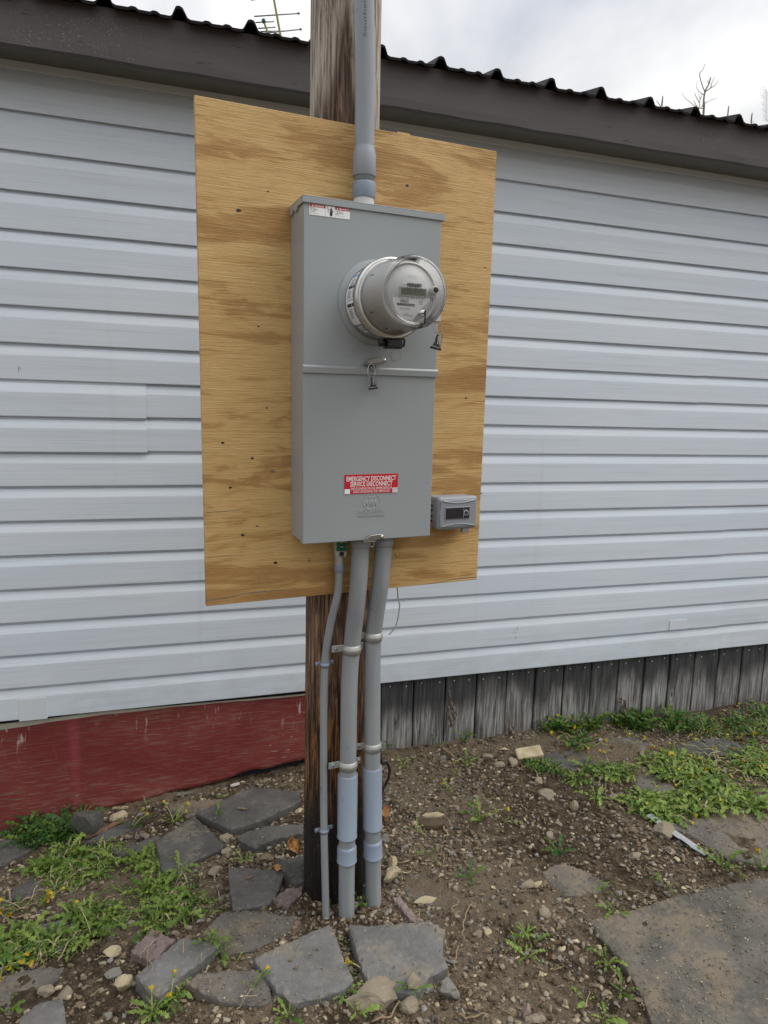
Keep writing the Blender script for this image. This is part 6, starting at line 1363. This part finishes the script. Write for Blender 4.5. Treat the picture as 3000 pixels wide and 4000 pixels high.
def metal_strip():
    p, q = np.array(ground_pos(R1, 890, 815, .012)), np.array(ground_pos(R1, 1262, 1100, .018)); d = q - p; L = np.linalg.norm(d); n = 24; v = []; r = random.Random(4)
    for i in range(n + 1):
        k = L * i / n; e = r.uniform(-.003, .003)
        prof = [(-.016 + e, .004), (-.010, .006), (-.002, .0075), (.008, .0075), (.0125, .004), (.0125, -.006)]
        v += [(k, a, b) for a, b in prof] + [(k, a, b - .0016) for a, b in prof[::-1]]
    m = 12; fs = [(i * m + j, i * m + (j + 1) % m, (i + 1) * m + (j + 1) % m, (i + 1) * m + j) for i in range(n) for j in range(m)] + [tuple(range(m))[::-1], tuple(n * m + j for j in range(m))]
    o = part('metal_strip', MB().add(v, fs, 0, False), 'grey_strip'); o.location = p; o.rotation_euler = (0, -math.asin(d[2] / L), math.atan2(d[1], d[0])); setp(o, 'thin grey metal strip lying on the soil beside the right flagstone', 'metal strip')
metal_strip()

# ------------------------------------------------------------------ labels that single out the small look-alikes
SHORT = ['largest dark flagstone behind the pole', 'small brown slab under the red board', 'dark five-sided flagstone', 'narrow pointed dark slab', 'squarish dark flagstone', 'thick dark slab against the pole', 'small pinkish slab at the pole', 'tan dusty flagstone by the pole foot', 'pinkish flagstone with the pebble', 'long slanting grey slab', 'brownish bottom flagstone', 'big pale front flagstone',
         'big jagged grey flagstone', 'dark slab at the left edge', 'half buried dark slab at left', 'thin sunk grey slab at left', 'dusty slab at lower left', 'grey slab at lower left bottom', 'slab under the wood chip', 'small dark slab by the dandelions', 'sunken dark slab at left', 'soil-covered slab right of the pipes', 'narrow pinkish slab by the pipe', 'dark flagstone with white pebble', 'dark flagstone by the right planks',
         'dark flagstone beside the cream block', 'brown flagstone in the right weeds', 'flagstone beside the metal strip', 'very large dusty slab', 'soil-covered slab near the largest']
LMK = [(SHORT[i], st[3][0], st[3][1]) for i, st in enumerate(STONES)]
for o in COL.objects:
    if o.parent is None and o.name.startswith(('stone_block', 'metal_strip')): LMK.append(({'s': 'squared cream stone block', 'm': 'thin grey metal strip'}[o.name[0]], o.location.x, o.location.y))
LMK.append(('smooth light pebble by the planks', *G(*C1(797, 325))[:2])); LMK.append(('lone spindly weed in the soil', *G(*C1(1060, 770))[:2])); LMK.append(('black cable loop', *G(*C1(420, 520))[:2])); LMK.append(('rounded rock in the dirt bank', *G(*C1(1535, 585))[:2]))
ORD = ['nearest', 'second nearest', 'third nearest', 'fourth nearest', 'fifth nearest', 'sixth nearest', 'seventh nearest', 'eighth nearest', 'ninth nearest', 'tenth nearest', 'eleventh nearest', 'twelfth nearest', 'thirteenth nearest', 'fourteenth nearest', 'fifteenth nearest', 'sixteenth nearest', 'seventeenth nearest', 'eighteenth nearest', 'nineteenth nearest', 'twentieth nearest']
KIND = {'small tan pebble': 'small tan pebble', 'small grey pebble': 'small grey pebble', 'small cream stone': 'small cream stone chip', 'small brown dirt': 'small brown clod', 'small pinkish pebble': 'small pinkish pebble', 'short dry straw': 'short dry stalk', 'limp pale dandelion': 'limp pale stem', 'thin bent dandelion': 'thin bent flower stem', 'wilted brown-green': 'wilted brown-green stem', 'small dry leaf': 'small dry leaf', 'brown crumpled leaf': 'brown crumpled leaf'}
bins = {}; seen = {}
for o in COL.objects:
    if o.parent is None and 'label' in o: seen.setdefault(o['label'], []).append(o)
for lb, obs in seen.items():
    if len(obs) < 2: continue
    for o in obs:
        kind = next((v for k_, v in KIND.items() if lb.startswith(k_)), None)
        if kind is None: kind = 'weed' if 'weed' in lb.split() or 'feathery' in lb else 'dandelion'
        if kind in ('weed', 'dandelion'):
            kids = [c_ for c_ in o.children]; kind = ('flowering ' if any(c_.name.startswith('flower') for c_ in kids) else 'leafy ') + kind
        x, y = o.location.x, o.location.y; d, sh = min(((x - a) ** 2 + (y - b) ** 2, n_) for n_, a, b in LMK); bins.setdefault((kind, sh), []).append((d, o.name, o))
for (kind, sh), lst in bins.items():
    lst.sort(key=lambda q: (q[0], q[1]))
    for i, (d, nm, o) in enumerate(lst):
        o['label'] = (ORD[i] if i < len(ORD) else {1: '%dst', 2: '%dnd', 3: '%drd'}.get((i + 1) % 10, '%dth') % (i + 1) + ' nearest') + ' ' + kind + ' to the ' + sh
